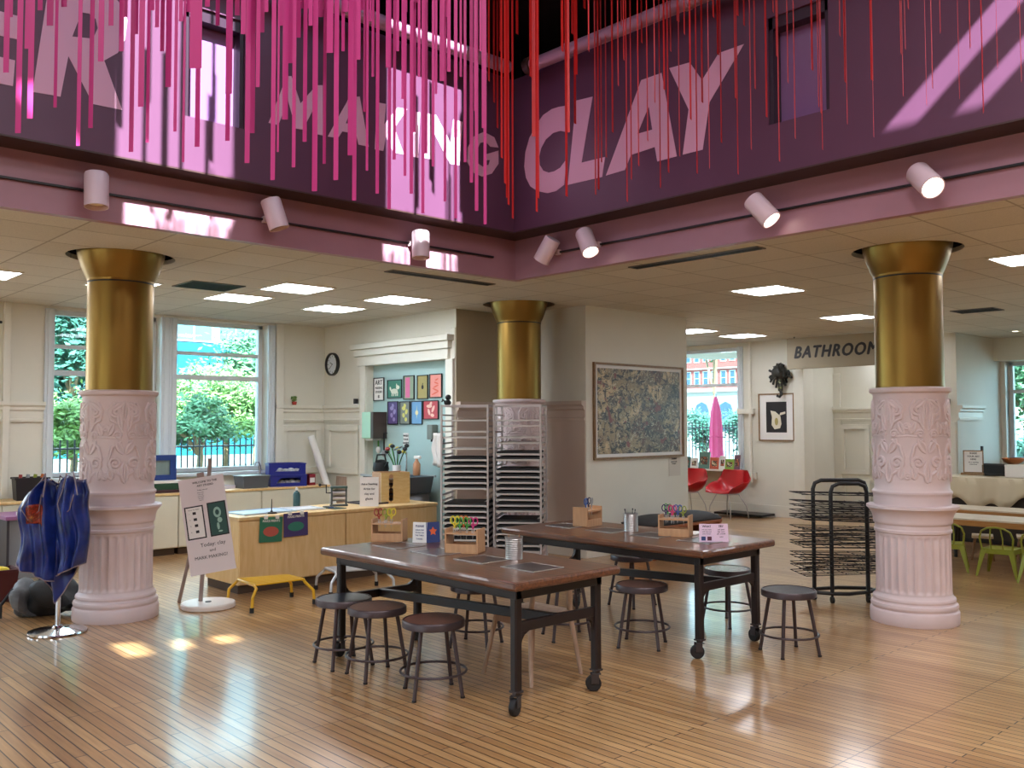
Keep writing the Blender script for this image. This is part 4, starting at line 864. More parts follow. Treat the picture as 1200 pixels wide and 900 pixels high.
# small things on the chair rail
t = thing('flower_pot', 'small red pot with green leaves on the ledge left of the clock', 'plant', (7.05, WY-.045, 1.98)); MB().lathe([(0, 0), (.03, 0), (.04, .05), (.035, .05), (.03, .01), (0, .01)], 18, cap=False).make('pot', mat('red_pot', '#a3352f', .5), t)
b = MB()
for i in range(26):
    a = random.uniform(0, 6.28); r = random.uniform(.0, .045); z = random.uniform(.05, .13); b.ball((r*math.cos(a), r*.7*math.sin(a), z), (.018, .018, .008), 6, 4, Matrix.Rotation(a, 4, 'X'))
b.make('leaves', mat('herb_green', '#6d8f4d', .6), t)
t = thing('desk_device', 'small black gadget on the ledge beside the recess', 'gadget', (7.56, 11.46, 1.98)); MB().box(-.03, -.03, 0, .02, .03, .085).make('body', M_black, t, smooth=False, bevel=.006); MB().box(-.04, -.04, 0, .03, .04, .008).make('foot', M_white, t, smooth=False)
t = thing('black_figure', 'small black ornament on top of the left tray rack', 'ornament', (6.78, 8.36, 1.906)); MB().ball((0, 0, .035), (.045, .045, .035), 14, 8).ball((.01, 0, .095), (.035, .035, .035), 14, 8).make('body', M_black, t); MB().tube([(-.03, 0, .04), (-.09, -.02, .07), (-.1, -.02, .04)], .01, 8).make('arm', M_black, t)

# wall clock
k = ax(391, 427, 7.6); t = thing('wall_clock', 'round black-rimmed clock on the cream wall', 'clock', (7.6, k.y, k.z)); M = Matrix.Rotation(R(-90), 4, 'Y')
def lay(b): b.v = [tuple(M @ Vector(v)) for v in b.v]; return b
lay(MB().lathe([(.0, 0), (.175, 0), (.178, .01), (.175, .05), (.160, .055), (.150, .045), (.150, .015), (0, .015)], 40, cap=False)).make('rim', M_blackplastic, t)
lay(MB().lathe([(0, .015), (.150, .015), (.150, .02), (0, .02)], 40, cap=False)).make('face', mat('clock_face', '#dbe2ea', .4), t)
b = MB()
for i in range(12): a = i*PI/6; b.cbox((-.0225, -.125*math.sin(a), .125*math.cos(a)), (.002, .008, .026), Matrix.Rotation(a, 4, 'X'))
b.make('hour_marks', M_ink, t, smooth=False)
for nm, a, L, w in (('hour_hand', R(-65), .075, .010), ('minute_hand', R(-130), .115, .007)):
    o = MB().cbox((0, 0, L/2-.01), (.002, w, L)).make(nm, M_ink, t, smooth=False); o.location = (-.026, 0, 0); o.rotation_euler = (a, 0, 0)

# ------------------------------------------------------------------ recess: posters and sink things
PX = 7.695
def poster(u0, v0, u1, v1, label, mt, ink, art):
    a = ax(u0, v0, PX); c = ax(u1, v1, PX); W = a.y-c.y; H = a.z-c.z; t = thing('art_poster', label, 'poster', (PX, (a.y+c.y)/2, (a.z+c.z)/2), R(-90), 'framed posters in the recess')
    # local: x to the right in the picture, z up, -y toward the room
    poly_with_holes('frame', M_ink, [(-W/2, -H/2), (W/2, -H/2), (W/2, H/2), (-W/2, H/2)], [[(-W/2+.012, -H/2+.012), (W/2-.012, -H/2+.012), (W/2-.012, H/2-.012), (-W/2+.012, H/2-.012)]], (0, -.016, 0), (1, 0, 0), (0, 0, 1), (0, .014, 0), t)
    s = MB().box(-W/2+.012, -.008, -H/2+.012, W/2-.012, -.002, H/2-.012).make('print', mt, t, smooth=False)
    art(s, W, H, ink); return t
def shape(s, m, pts): b = MB().prism(pts, (0, -.0095, 0), (1, 0, 0), (0, 0, 1), (0, .0014, 0)); b.make('printed_shape', m, s, smooth=False)
def ell(cx, cz, rx, rz, n=18, a=0): return [(cx+rx*math.cos(2*PI*i/n)*math.cos(a)-rz*math.sin(2*PI*i/n)*math.sin(a), cz+rx*math.cos(2*PI*i/n)*math.sin(a)+rz*math.sin(2*PI*i/n)*math.cos(a)) for i in range(n)]
def a_text(s, W, H, m):
    for tx, z, sz in (('ART', .28, .26), ('MAKING', .05, .13), ('STUDIO', -.12, .13), ('*', -.38, .3)): text('lettering', tx, sz*W*1.4, m, s, (0, -.009, z*H), (PI/2, 0, 0), .02)
def a_dog(s, W, H, m):
    shape(s, m, ell(-.02*W, -.12*H, .24*W, .14*H)); shape(s, m, ell(.22*W, .08*H, .12*W, .11*H)); shape(s, m, [(.1*W, .16*H), (.22*W, .14*H), (.13*W, .3*H)])
    for x in (-.2, -.08, .06, .17): shape(s, m, [(x*W, -.16*H), (x*W+.07*W, -.16*H), (x*W+.06*W, -.38*H), (x*W, -.38*H)])
    shape(s, m, ell(-.28*W, .02*H, .05*W, .12*H, a=.4))
def a_stripe(s, W, H, m): shape(s, m, [(-.32*W, -.42*H), (.1*W, -.42*H), (.1*W, .42*H), (-.32*W, .42*H)])
def a_dot(s, W, H, m): shape(s, m, ell(0, 0, .1*W, .09*H)); shape(s, m, [(-.02*W, .08*H), (.02*W, .08*H), (.06*W, .18*H), (.0, .16*H)])
def a_swirl(s, W, H, m):
    for i in range(5): shape(s, m, ell(-.05*W+.03*W*i, -.3*H+.14*H*i, .3*W-.04*W*i, .035*H, a=.3*(-1)**i))
def a_blot(s, W, H, m):
    for i, (x, z) in enumerate(((-.1, .2), (.15, .05), (-.12, -.1), (.1, -.28), (.0, .32))): shape(s, m, ell(x*W, z*H, (.18-.02*i)*W, .09*H, a=i))
def a_sun(s, W, H, m): shape(s, m, ell(0, .0, .13*W, .1*H)); shape(s, m, [(-.02*W, .1*H), (.02*W, .1*H), (.01*W, .3*H)]); shape(s, m, [(-.02*W, -.1*H), (.02*W, -.1*H), (.0, -.25*H)])
P = lambda n, c: mat('print_'+n, c, .55)
poster(438.5, 443, 450.5, 469.5, 'white poster with black lettering, first in the top row', M_white, M_ink, a_text)
poster(454.5, 445.5, 471.5, 466.5, 'green poster of a white dog in the top row', P('green', '#3d7f69'), P('cream', '#e7ead6'), a_dog)
poster(473.5, 440.5, 486, 468, 'pink and green poster in the middle of the top row', P('sage', '#90a488'), P('rose', '#d9709c'), a_stripe)
poster(489.5, 440, 502, 467.5, 'olive poster with a small dark motif in the top row', P('olive', '#a79a5c'), M_ink, a_dot)
poster(504, 438.5, 518.5, 466, 'coral poster with swirls, last in the top row', P('coral', '#e8968a'), P('peach', '#e06a55'), a_swirl)
poster(455, 470.5, 467, 497.5, 'purple poster with pale blots in the lower row', P('purple', '#5a4a80'), P('lav', '#9a8fc0'), a_blot)
poster(469, 470.5, 481, 497.5, 'grey poster with yellow and blue blots in the lower row', P('greygreen', '#7b8076'), P('lemon', '#d6cf6a'), a_blot)
poster(482.5, 470, 495.5, 497.5, 'light blue poster with a small sun in the lower row', P('sky', '#6fa3cf'), P('sun', '#e6d9a0'), a_sun)
poster(496.5, 469.5, 514.5, 491.5, 'red poster with pale leaf shapes in the lower row', P('red', '#c14a52'), P('pale', '#efc6b6'), a_blot)
def wall_at(u, v): return ax(u, v, PX)
k = wall_at(443, 512); t = thing('towel_dispenser', 'pale green paper towel dispenser on the left side of the recess', 'dispenser', (PX, k.y-.06, k.z), R(-90)); MB().box(-.13, -.24, -.02, .10, 0, .36).make('cover', mat('pale_green_plastic', '#a9d6b9', .35), t, smooth=False, bevel=.015); MB().box(.10, -.24, -.02, .16, 0, .36).make('side_panel', mat('dark_brown_panel', '#4c4038', .5), t, smooth=False); MB().box(-.1, -.19, -.05, .08, -.04, -.02).make('paper_slot', M_white, t, smooth=False)
k = wall_at(510, 515); t = thing('soap_dispenser', 'grey soap dispenser on the right side of the recess', 'dispenser', (PX, k.y, k.z), R(-90)); MB().box(-.06, -.1, 0, .06, 0, .2).make('body', mat('grey_dispenser', '#6b7068', .4), t, smooth=False, bevel=.012); MB().cyl((0, -.06, -.03), (0, -.06, 0), .015, n=10).make('nozzle', M_black, t)
k = wall_at(476, 515); t = thing('notice', 'small white notice under the posters', 'sign', (PX, k.y, k.z), R(-90)); s = MB().box(-.06, -.006, -.09, .06, -.001, .09).make('sheet', M_white, t, smooth=False)
for i, tx in enumerate(('WASH', 'YOUR', 'HANDS')): text('lettering', tx, .04, M_ink, s, (0, -.008, .05-.05*i), (PI/2, 0, 0), .02)
# sink cabinet and tub in the recess
t = thing('sink_unit', 'dark sink tub standing in the recess behind the counter', 'sink', (7.33, 10.1, 0), R(90)); open_box(MB(), 1.0, .46, .22, .02, .03).make('basin', mat('dark_basin', '#3d3f46', .35), t, smooth=False, bevel=.01).location = (0, 0, .78); MB().box(-.44, -.2, 0, .44, .2, .775).make('pedestal', mat('basin_stand', '#57565a', .5), t, smooth=False); MB().box(-.52, -.25, .985, .52, -.225, 1.012).box(-.52, .225, .985, .52, .25, 1.012).make('rim', M_steel, t, smooth=False); MB().tube([(.1, -.22, 1.0), (.1, -.22, 1.3), (.1, -.15, 1.38), (.1, -.02, 1.34)], .014, 10).make('tap', M_chrome, t)
for i, (u, v, lb) in enumerate([(455, 549, 'dark kettle on the sink edge in the recess')]):
    t = thing('kettle', lb, 'kettle', (7.42, 10.62, 1.013)); MB().lathe([(0, 0), (.1, 0), (.115, .05), (.1, .14), (.05, .18), (0, .185)], 24, cap=False).make('body', M_blackplastic, t); MB().tube([(-.09, 0, .13), (-.06, 0, .25), (.06, 0, .25), (.09, 0, .13)], .012, 8).make('handle', M_blackplastic, t); MB().tube([(0, -.1, .08), (0, -.17, .15)], [.025, .012], 10).make('spout', M_blackplastic, t)
t = thing('flower_bunch', 'bunch of dark tools and yellow flowers in a white mug by the sink', 'flowers', (7.4, 10.22, 1.013)); MB().lathe([(0, 0), (.055, 0), (.06, .12), (.054, .12), (.05, .01), (0, .01)], 20, cap=False).make('mug', M_white, t)
for i in range(9):
    a = i*.7; e = Vector((.12*math.cos(a), .16*math.sin(a), .3+.04*(i % 3))); st = MB().tube([(0, 0, .02), e*.5+Vector((0, 0, .03)), e], .006, 6).make('stem', M_black if i % 2 else SCM['green'], t)
    MB().ball(e, (.035, .035, .028), 10, 6).make('head', SCM['yellow'] if i < 3 else (SCM['red'] if i == 4 else M_black), st)
t = thing('spray_bottle', 'brown bottle with a white trigger standing beside the wooden box', 'bottle', (7.36, 9.72, 1.013)); MB().lathe([(0, 0), (.045, 0), (.05, .02), (.05, .15), (.02, .2), (.02, .22)], 20, cap=False).make('bottle', mat('amber_plastic', '#b4805a', .4), t); MB().box(-.02, -.08, .22, .02, .04, .26).make('trigger', M_white, t, smooth=False, bevel=.006)
t = thing('hanging_cloth', 'white folded cloth hanging right of the sink in the recess', 'cloth', (7.655, 9.62, 1.35), R(-90)); MB().grid(lambda a, c: Vector(((a-.5)*.22+.02*math.sin(c*9), -.02-.02*math.sin(a*14), -.2+.42*c-.06*a*(1-c))), 18, 12).make('cloth', M_white, t, solid=.006); MB().cyl((0, -.03, .22), (0, .05, .22), .01, n=8).make('hook', M_black, t)
for i, (y, z, h) in enumerate([(11.0, 1.35, .2), (10.86, 1.30, .26)]):
    t = thing('hanging_tool', ['hanging green-handled brush at the left of the recess', 'hanging dark sponge tool at the left of the recess'][i], 'tool', (7.64, y, z), R(-90)); MB().tube([(0, 0, 0), (0, 0, h)], .012, 8).make('handle', [SCM['green'], M_black][i], t); MB().ball((0, 0, -.03), (.045, .03, .05), 10, 8).make('head', [M_white, SCM['grey']][i], t); MB().cyl((0, 0, h), (0, .06, h), .006, n=6).make('hook', M_black, t)

# things on the wooden counter
t = thing('wooden_box', 'pale wooden box with a slotted front beside the tray racks', 'box', (6.42, 8.98, ZC2), R(-14)); L, W, H = .36, .30, .36
poly_with_holes('slotted_front', wood('pale_ply', '#d8b778', '#e2c68c', .5, (3, 3, 14)), [(-L/2, 0), (L/2, 0), (L/2, H), (-L/2, H)], [[(-.055+.03*math.cos(a), z0+.03*math.sin(a)*1.0+(.05 if math.sin(a) > 0 else -.05)) for a in [2*PI*i/16+.01 for i in range(16)]] for z0 in (.10, .26)], (0, -W/2, 0), (1, 0, 0), (0, 0, 1), (0, .014, 0), t)
for x in (-L/2, L/2-.014): MB().box(x, -W/2+.014, 0, x+.014, W/2, H).make('side_panel', wood('brown_ply', '#a97c58', '#b88a63', .5, (3, 3, 14)), t, smooth=False)
MB().box(-L/2+.014, W/2-.014, 0, L/2-.014, W/2, H).box(-L/2+.014, -W/2+.014, 0, L/2-.014, W/2-.014, .014).make('back_panel', M_cwood, t, smooth=False)
for i in range(5): MB().box(-L/2+.02, -W/2+.03, .03+.06*i, L/2-.02, W/2-.03, .036+.06*i).make('shelf', mat('dark_shelf', '#4a3b30', .6), t, smooth=False)
def counter_at(u, v, y=8.8): return ay(u, v, y)
k = az(436, 588, ZC2); t = thing('counter_sign', 'white standing sign with black lettering on the counter', 'sign', (5.92, 8.70, ZC2), A0+R(6)); M = Matrix.Rotation(R(-8), 4, 'X'); b = MB().box(-.105, -.003, 0, .105, .003, .33); b.v = [tuple(M @ Vector(v)) for v in b.v]; s = b.make('panel', M_white, t, smooth=False); MB().box(-.105, -.01, 0, .105, .09, .004).make('foot', M_white, t, smooth=False)
for i, (tx, sz) in enumerate((('Ask a Teaching', .029), ('Artist for', .034), ('clay and', .034), ('glazes', .036))): text('lettering', tx, sz, M_ink, s, M @ Vector((0, -.0045, .25-.055*i)), (PI/2-R(8), 0, 0), .02)
# hand-cranked press
t = thing('clay_press', 'small steel hand-cranked roller clamped on the counter left of the white sign', 'press', (5.70, 8.98, ZC2), R(-30)); MB().box(-.1, -.05, 0, .1, .05, .02).box(-.09, -.03, .02, -.07, .03, .2).box(.07, -.03, .02, .09, .03, .2).make('frame', mat('cast_steel', '#5c6466', .4, .7), t, smooth=False, bevel=.004); MB().cyl((-.07, 0, .15), (.07, 0, .15), .03, n=20).cyl((-.07, 0, .085), (.07, 0, .085), .03, n=20).make('roller', M_steel, t); MB().tube([(-.09, 0, .15), (-.14, 0, .15), (-.14, .02, .24), (-.2, .02, .24)], .008, 8).make('crank', M_black, t); MB().ball((-.21, .02, .24), .018, 10, 8).make('knob', M_black, t); MB().box(-.095, -.055, .2, .095, .055, .225).make('hopper', mat('green_enamel', '#3e5a56', .35), t, smooth=False, bevel=.004)
def flat_thing(name, label, cat, x, y, L, W, H, rz, m, edge=None):
    t = thing(name, label, cat, (x, y, ZC2), rz)
    MB().box(-L/2, -W/2, 0, L/2, W/2, H*.5).make('base', m, t, smooth=False, bevel=.002)
    e = MB(); w = .012
    for q in ((-L/2, -W/2, L/2, -W/2+w), (-L/2, W/2-w, L/2, W/2), (-L/2, -W/2+w, -L/2+w, W/2-w), (L/2-w, -W/2+w, L/2, W/2-w)): e.box(q[0], q[1], H*.5, q[2], q[3], H)
    e.make('rim', edge or m, t, smooth=False); return t
flat_thing('drawing_tray', 'pale blue shallow tray on the left end of the counter', 'tray', 4.70, 8.93, .62, .44, .016, R(4), mat('pale_blue_tray', '#bcd3e6', .3)); flat_thing('drawing_tray', 'white shallow tray in the middle of the left counter', 'tray', 5.22, 8.95, .36, .4, .014, R(-5), mat('white_tray', '#d9dde0', .35))
flat_thing('cutting_mat', 'dark green mat with tools at the joint of the two counters', 'mat', 5.50, 8.78, .16, .26, .006, R(8), mat('dark_green_mat', '#24463f', .5)); flat_thing('dark_tray', 'dark flat tray in front of the sink on the right counter', 'tray', 6.12, 9.02, .30, .4, .02, R(3), mat('dark_plum_tray', '#3d3238', .4))
for i, (x, y, a, m, lb) in enumerate([(5.46, 8.74, .4, SCM['blue'], 'blue clay tool lying on the dark green mat'), (5.52, 8.82, 1.0, M_black, 'black clay tool lying on the dark green mat'), (5.50, 8.90, .1, SCM['grey'], 'grey clay tool lying on the dark green mat')]):
    t = thing('clay_tool', lb, 'tool', (x, y, ZC2+.0075), a); MB().cyl((-.06, 0, .007), (.03, 0, .007), .006, n=8).make('handle', m, t); MB().cyl((.03, 0, .007), (.075, 0, .007), .003, .001, n=8).make('blade', M_steel, t)
t = thing('pen_stand', 'black stand with an upright pen on the left end of the counter', 'pen stand', (4.72, 8.72, ZC2)); MB().lathe([(0, 0), (.06, 0), (.05, .015), (.015, .02), (.012, .03), (0, .03)], 24, cap=False).make('foot', M_black, t); MB().cyl((0, 0, .028), (.004, .004, .15), .006, .004, n=8).make('pen', M_black, t)
t = thing('pump_bottle', 'dark teal bottle with a pale cap standing at the back of the counter', 'bottle', (5.30, 9.22, ZC2)); MB().lathe([(0, 0), (.036, 0), (.04, .01), (.04, .14), (.03, .165), (.014, .175), (.014, .185), (0, .185)], 22, cap=False).make('body', mat('teal_plastic', '#2c5558', .3), t); MB().lathe([(0, .186), (.016, .186), (.013, .215), (0, .22)], 14, cap=False).make('cap', M_white, t)
# two prints hanging on the counter front
def front_print(u0, v0, u1, v1, label, m1, m2, tilt):
    a = ay(u0, v0, 8.53); c = ay(u1, v1, 8.53); W = c.x-a.x; H = a.z-c.z; t = thing('hanging_print', label, 'print', ((a.x+c.x)/2, 8.538, (a.z+c.z)/2)); t.rotation_euler = (0, tilt, 0)
    s = MB().box(-W/2, -.003, -H/2, W/2, 0, H/2).make('sheet', m1, t, smooth=False)
    MB().prism(ell(0, -.02, W*.34, H*.2), (0, -.0042, 0), (1, 0, 0), (0, 0, 1), (0, .0014, 0)).make('printed_shape', m2, s, smooth=False)
    b = MB()
    for x in (-.25, .25): b.box(W*x-.02, -.012, H/2-.02, W*x+.02, .002, H/2+.015)
    b.make('clip', M_white, t, smooth=False)
    text('lettering', 'MAKE PRINTS', .032, M_white, s, (0, -.0038, H*.34), (PI/2, 0, 0), .02)
front_print(304.5, 607, 331, 634, 'green print with a red oval hanging on the counter front', P('fgreen', '#2f7358'), P('fred', '#b5574a'), R(2)); front_print(333, 602, 361, 627, 'purple print with a green oval hanging on the counter front', P('fpurple', '#43366b'), P('fteal', '#2f7a66'), R(-1))

# ------------------------------------------------------------------ step stools
M_yel = mat('yellow_enamel', '#d6a521', .35)
def step_stool(label, P4, h, m, ins=.055):
    """P4: feet positions front-left, front-right, back-right, back-left on the floor"""
    Q = [Vector((p[0], p[1], 0)) for p in P4]; c = sum(Q, Vector())/4; t = thing('step_stool', label, 'step stool', (c.x, c.y, 0), 0)
    q = [p-c for p in Q]; tp = [p*(1-ins/p.length*1.6) for p in q]
    for (i, j) in ((0, 3), (1, 2)):
        pts = [q[i]+Vector((0, 0, .02)), q[i]*.97+Vector((0, 0, h*.55)), tp[i]+Vector((0, 0, h-.035)), (tp[i]*.9+tp[j]*.1)+Vector((0, 0, h-.012)), (tp[i]*.1+tp[j]*.9)+Vector((0, 0, h-.012)), tp[j]+Vector((0, 0, h-.035)), q[j]*.97+Vector((0, 0, h*.55)), q[j]+Vector((0, 0, .02))]
        MB().tube(pts, .0145, 10).make('leg_frame', m, t)
    for p in q: MB().cyl(p, p+Vector((0, 0, .045)), .02, n=12).make('foot', MATS['black_rubber'], t)
    up_ = Vector((0, 0, h)); s = MB(); n = 7
    for i in range(n):
        f0, f1 = (i+.16)/n, (i+.84)/n; A = tp[0].lerp(tp[3], f0); B = tp[1].lerp(tp[2], f0); A2 = tp[0].lerp(tp[3], f1); B2 = tp[1].lerp(tp[2], f1)
        s.add([A+up_, B+up_, B2+up_, A2+up_] + [x+up_-Vector((0, 0, .012)) for x in (A, B, B2, A2)], [(0,1,2,3), (7,6,5,4), (0,4,5,1), (1,5,6,2), (2,6,7,3), (3,7,4,0)])
    s.make('slatted_tread', m, t, smooth=False); return t
step_stool('yellow slatted step stool in front of the wooden counter', [(3.97, 7.68), (4.60, 7.66), (4.62, 8.12), (4.03, 8.28)], .235, M_yel); step_stool('silver slatted step stool behind the left end of the near table', [(4.90, 7.86), (5.52, 7.66), (5.58, 8.06), (5.0, 8.30)], .235, mat('silver_enamel', '#c3c8cc', .35, .5))

# ------------------------------------------------------------------ easel board on a round base
E0 = Vector((3.80, 8.20, 0)); er = A0 + R(12)
t = thing('easel_sign', 'white easel board with two small posters on a round base', 'easel', E0, er)
MB().lathe([(0, 0), (.235, 0), (.245, .008), (.245, .04), (.235, .05), (0, .05)], 44, cap=False).make('round_base', mat('cream_base', '#ddd3cb', .4), t); MB().lathe([(0, .05), (.028, .05), (.028, .056), (0, .056)], 16, cap=False).make('base_bolt', M_black, t)
M_post = mat('brown_grey_post', '#8d7a72', .5)
MB().tube([(-.075, .05, .05), (-.02, .20, 1.37)], .02, 10).make('post', M_post, t); MB().tube([(-.30, .30, .0), (-.13, .18, .75)], .017, 8).make('rear_leg', M_post, t)
bm_ = Matrix.Translation((.04, .06, .31)) @ Matrix.Rotation(R(-9), 4, 'Y') @ Matrix.Rotation(R(-7), 4, 'X')
def onb(name, m, x0, z0, x1, z1, d0, d1, par): b = MB().box(x0, -d1, z0, x1, -d0, z1); b.v = [tuple(bm_ @ Vector(v)) for v in b.v]; return b.make(name, m, par, smooth=False)
bd = onb('board', mat('white_board', '#ddd3d3', .35), -.205, 0, .205, .90, 0, .012, t)
RX = bm_.to_euler()
def onb_text(tx, x, z, sz, m, bold, par): q = bm_ @ Vector((x, -.0135, z)); M3 = bm_.to_3x3() @ Matrix.Rotation(PI/2, 3, 'X'); o = text('lettering', tx, sz, m, par, q, M3.to_euler(), bold); return o
onb_text('WELCOME TO THE', .03, .855, .026, M_ink, .02, bd); onb_text('ART STUDIO', .03, .822, .026, M_ink, .02, bd); onb_text('Today you can', -.0, .782, .016, M_ink, .01, bd)
for i in range(5): onb_text(('draw a line', 'roll a coil', 'press a tile', 'join slabs', 'share it')[i], -.02, .758-.018*i, .013, M_ink, 0, bd)
for x0, x1, z0, z1, m, nm in ((-.185, -.015, .33, .64, M_white, 'poster'), (.02, .19, .33, .65, mat('dark_green_print', '#1f4a43', .5), 'poster')):
    f = onb('poster_border', M_ink, x0, z0, x1, z1, .012, .0135, t); s = onb('poster_sheet', m, x0+.012, z0+.012, x1-.012, z1-.012, .0135, .0145, f)
    if x0 < 0:
        onb_text('HOW TO PRINT', (x0+x1)/2, .605, .014, M_ink, .01, s)
        for i in range(4): onb('printed_step', M_ink, -.115+.003*i, .56-.058*i, -.085+.003*i, .585-.058*i, .0145, .0152, s); onb_text(f'{i+1}', -.145, .572-.058*i, .018, M_ink, 0, s)
    else:
        for (cx, cz, rx, rz) in ((.105, .55, .035, .05), (.12, .475, .022, .025), (.10, .42, .012, .035), (.115, .37, .02, .008)):
            b = MB().prism(ell(cx, cz, rx, rz), (0, -.0152, 0), (1, 0, 0), (0, 0, 1), (0, .0008, 0)); b.v = [tuple(bm_ @ Vector(v)) for v in b.v]; b.make('printed_flower', P('mint', '#8fb5a6'), s, smooth=False)
        b = MB().prism(ell(.105, .55, .018, .026), (0, -.0159, 0), (1, 0, 0), (0, 0, 1), (0, .0006, 0)); b.v = [tuple(bm_ @ Vector(v)) for v in b.v]; b.make('printed_flower', MATS['dark_green_print'], s, smooth=False)
onb_text('Today: clay', .03, .265, .05, M_ink, 0, bd); onb_text('and', .02, .21, .04, M_ink, 0, bd); onb_text('MARK MAKING!', .0, .15, .042, M_ink, 0, bd)
MB().box(-.03, -.02, 0, .03, .02, .05, bm_ @ Matrix.Translation((.0, .012, .895))).make('clip', M_post, t, smooth=False)

# ------------------------------------------------------------------ apron stand and the corner by the left column
S0 = az(67.5, 741); S0.z = 0
t = thing('apron_stand', 'chrome stand on a round foot carrying the blue aprons', 'stand', S0)
MB().lathe([(0, 0), (.215, 0), (.225, .006), (.222, .018), (.12, .03), (.045, .042), (.035, .06), (0, .06)], 48, cap=False).make('round_foot', M_chrome, t); MB().cyl((0, 0, .05), (0, 0, 1.24), .019, n=16).make('pole', M_chrome, t)
b = MB()
for k in range(4): a = A0 + k*PI/2; b.tube([(0, 0, 1.2), (.1*math.cos(a), .1*math.sin(a), 1.23), (.15*math.cos(a), .15*math.sin(a), 1.25)], .008, 8)
b.make('hook_arm', M_chrome, t)
M_apr = mat('blue_vinyl_apron', '#16296f', .33, var=.6, vscale=7, bump=.5, bscale=14); M_bind = mat('tan_binding', '#8d7f86', .6)
def lerpk(ks, t):
    for (a, p), (c, q) in zip(ks, ks[1:]):
        if t <= c: return p+(q-p)*max(0, (t-a))/(c-a)
    return ks[-1][1]
def apron(label, left, right, z0, hem, seed, dep, patch=False, back=False):
    """left / right: outline (height fraction, sideways metres); hem: height of the lower edge across the apron"""
    t = thing('apron', label, 'apron', S0, A0, 'blue aprons on the chrome stand')
    rnd = random.Random(seed); ph = [rnd.uniform(0, 6.28) for _ in range(6)]; sg = 1 if back else -1
    def fn(u, v):
        l, r = lerpk(left, v), lerpk(right, v); x = l+(r-l)*u + .012*math.sin(9*v+ph[0]); top = min(1, v*6)**.5
        z = z0 + .03*math.sin(PI*u)*(1-v) + .02*math.sin(7*u+ph[1])*(1-v) + (hem(u)-z0)*v
        y = dep*(.35+.65*math.sin(PI*min(1, max(0, u)))**.55)*(.35+.65*top)
        f = .024*math.sin(13*u+ph[2]+2.2*v)*(.4+.6*v) + .016*math.sin(23*u+ph[3]-3*v) + .012*math.sin(10*v+ph[4]+6*u)+.02*math.exp(-((v-.12)/.1)**2)*math.sin(17*u+ph[5])
        return Vector((x, sg*(y+f), z))
    MB().grid(fn, 44, 34).make('cloth', M_apr, t, solid=.004, ang=80)
    MB().tube([fn(0, i/30) for i in range(31)] + [fn(i/40, 1) for i in range(1, 41)] + [fn(1, 1-i/30) for i in range(1, 31)], .005, 6).make('binding', M_bind, t)
    o = Vector((0, sg*.012, 0))
    MB().tube([fn(.25, .12)+o, fn(.3, .02)+o+Vector((0, 0, .03)), fn(.5, .0)+Vector((0, 0, .045)), fn(.7, .03)+o+Vector((0, 0, .02)), fn(.78, .16)+o], .006, 6).make('strap', M_bind, t)
    MB().tube([fn(.3, .1)+o, fn(.22, .28)+o, fn(.4, .42)+o, fn(.62, .33)+o, fn(.7, .15)+o], .0045, 6).make('strap', M_bind, t)
    if patch:
        b = MB().grid(lambda u, v: fn(.34+.42*u, .26+.20*v)+Vector((0, sg*.006, 0)), 12, 8); b.make('printed_patch', abstract_mat('apron_print', ['#23307a', '#8a241c', '#a53a22', '#7a2a1c', '#b8762c', '#23307a'], 7, 3.1), t, solid=.002)
apron('blue vinyl apron with a red printed patch, hanging at the left of the stand', [(0, -.16), (.1, -.24), (.3, -.29), (1, -.30)], [(0, -.03), (.3, .03), (1, .04)], 1.21, lambda u: .57-.15*u, 3, .17, True)
apron('blue vinyl apron bunched at the right of the stand, next to the column', [(0, .02), (.3, -.0), (1, .03)], [(0, .22), (.15, .28), (.5, .29), (1, .25)], 1.24, lambda u: .47+.10*u, 8, .18)
apron('blue vinyl apron hanging lowest to a point around the pole', [(0, -.06), (.5, -.12), (.8, -.17), (1, -.16)], [(0, .08), (.5, .14), (.8, .2), (1, .19)], 1.12, lambda u: .25+.60*abs(u-.5), 5, .07)
apron('blue vinyl apron at the back of the stand', [(0, -.14), (.2, -.2), (1, -.2)], [(0, .1), (.2, .16), (1, .14)], 1.18, lambda u: .52+.04*u, 12, .13, back=True)
k = az(52, 724); t = thing('backpack', 'grey and black backpack on the floor behind the apron stand', 'bag', (k.x, k.y+.12, 0), A0)
M_bag = mat('black_nylon', '#151518', .6, bump=.3, bscale=30); M_bag2 = mat('grey_camouflage_nylon', '#5a5d60', .6, var=.5, vscale=9)
def blob(c, r, seed, nu=22, nv=14, amp=.1, flat=0.):
    rn = random.Random(seed); P = [rn.uniform(0, 6) for _ in range(4)]; b = MB(); b.ball((0, 0, 0), 1, nu, nv)
    out = []
    for v in b.v:
        x, y, z = v; k = 1+amp*(math.sin(3*x+P[0]+2*z)+math.sin(4*y+P[1]-z)+.6*math.sin(5*z+P[2]+3*x)); s = .8
        f = lambda q: math.copysign(abs(q)**s, q); out.append((c[0]+r[0]*f(x)*k, c[1]+r[1]*f(y)*k, max(.002, c[2]+r[2]*f(z)*k)))
    b.v = out; return b
blob((.08, 0, .17), (.20, .15, .17), 2, amp=.2).make('main_pouch', M_bag, t, doubles=False); blob((-.13, -.03, .15), (.11, .12, .15), 4, amp=.22).make('side_pouch', M_bag2, t, doubles=False); MB().tube([(-.2, -.08, .25), (-.27, -.15, .12), (-.26, -.17, .01)], .014, 8).make('strap', M_bag, t); MB().tube([(-.02, 0, .3), (.03, 0, .38), (.1, 0, .37), (.14, 0, .3)], .012, 8).make('top_handle', M_bag, t)
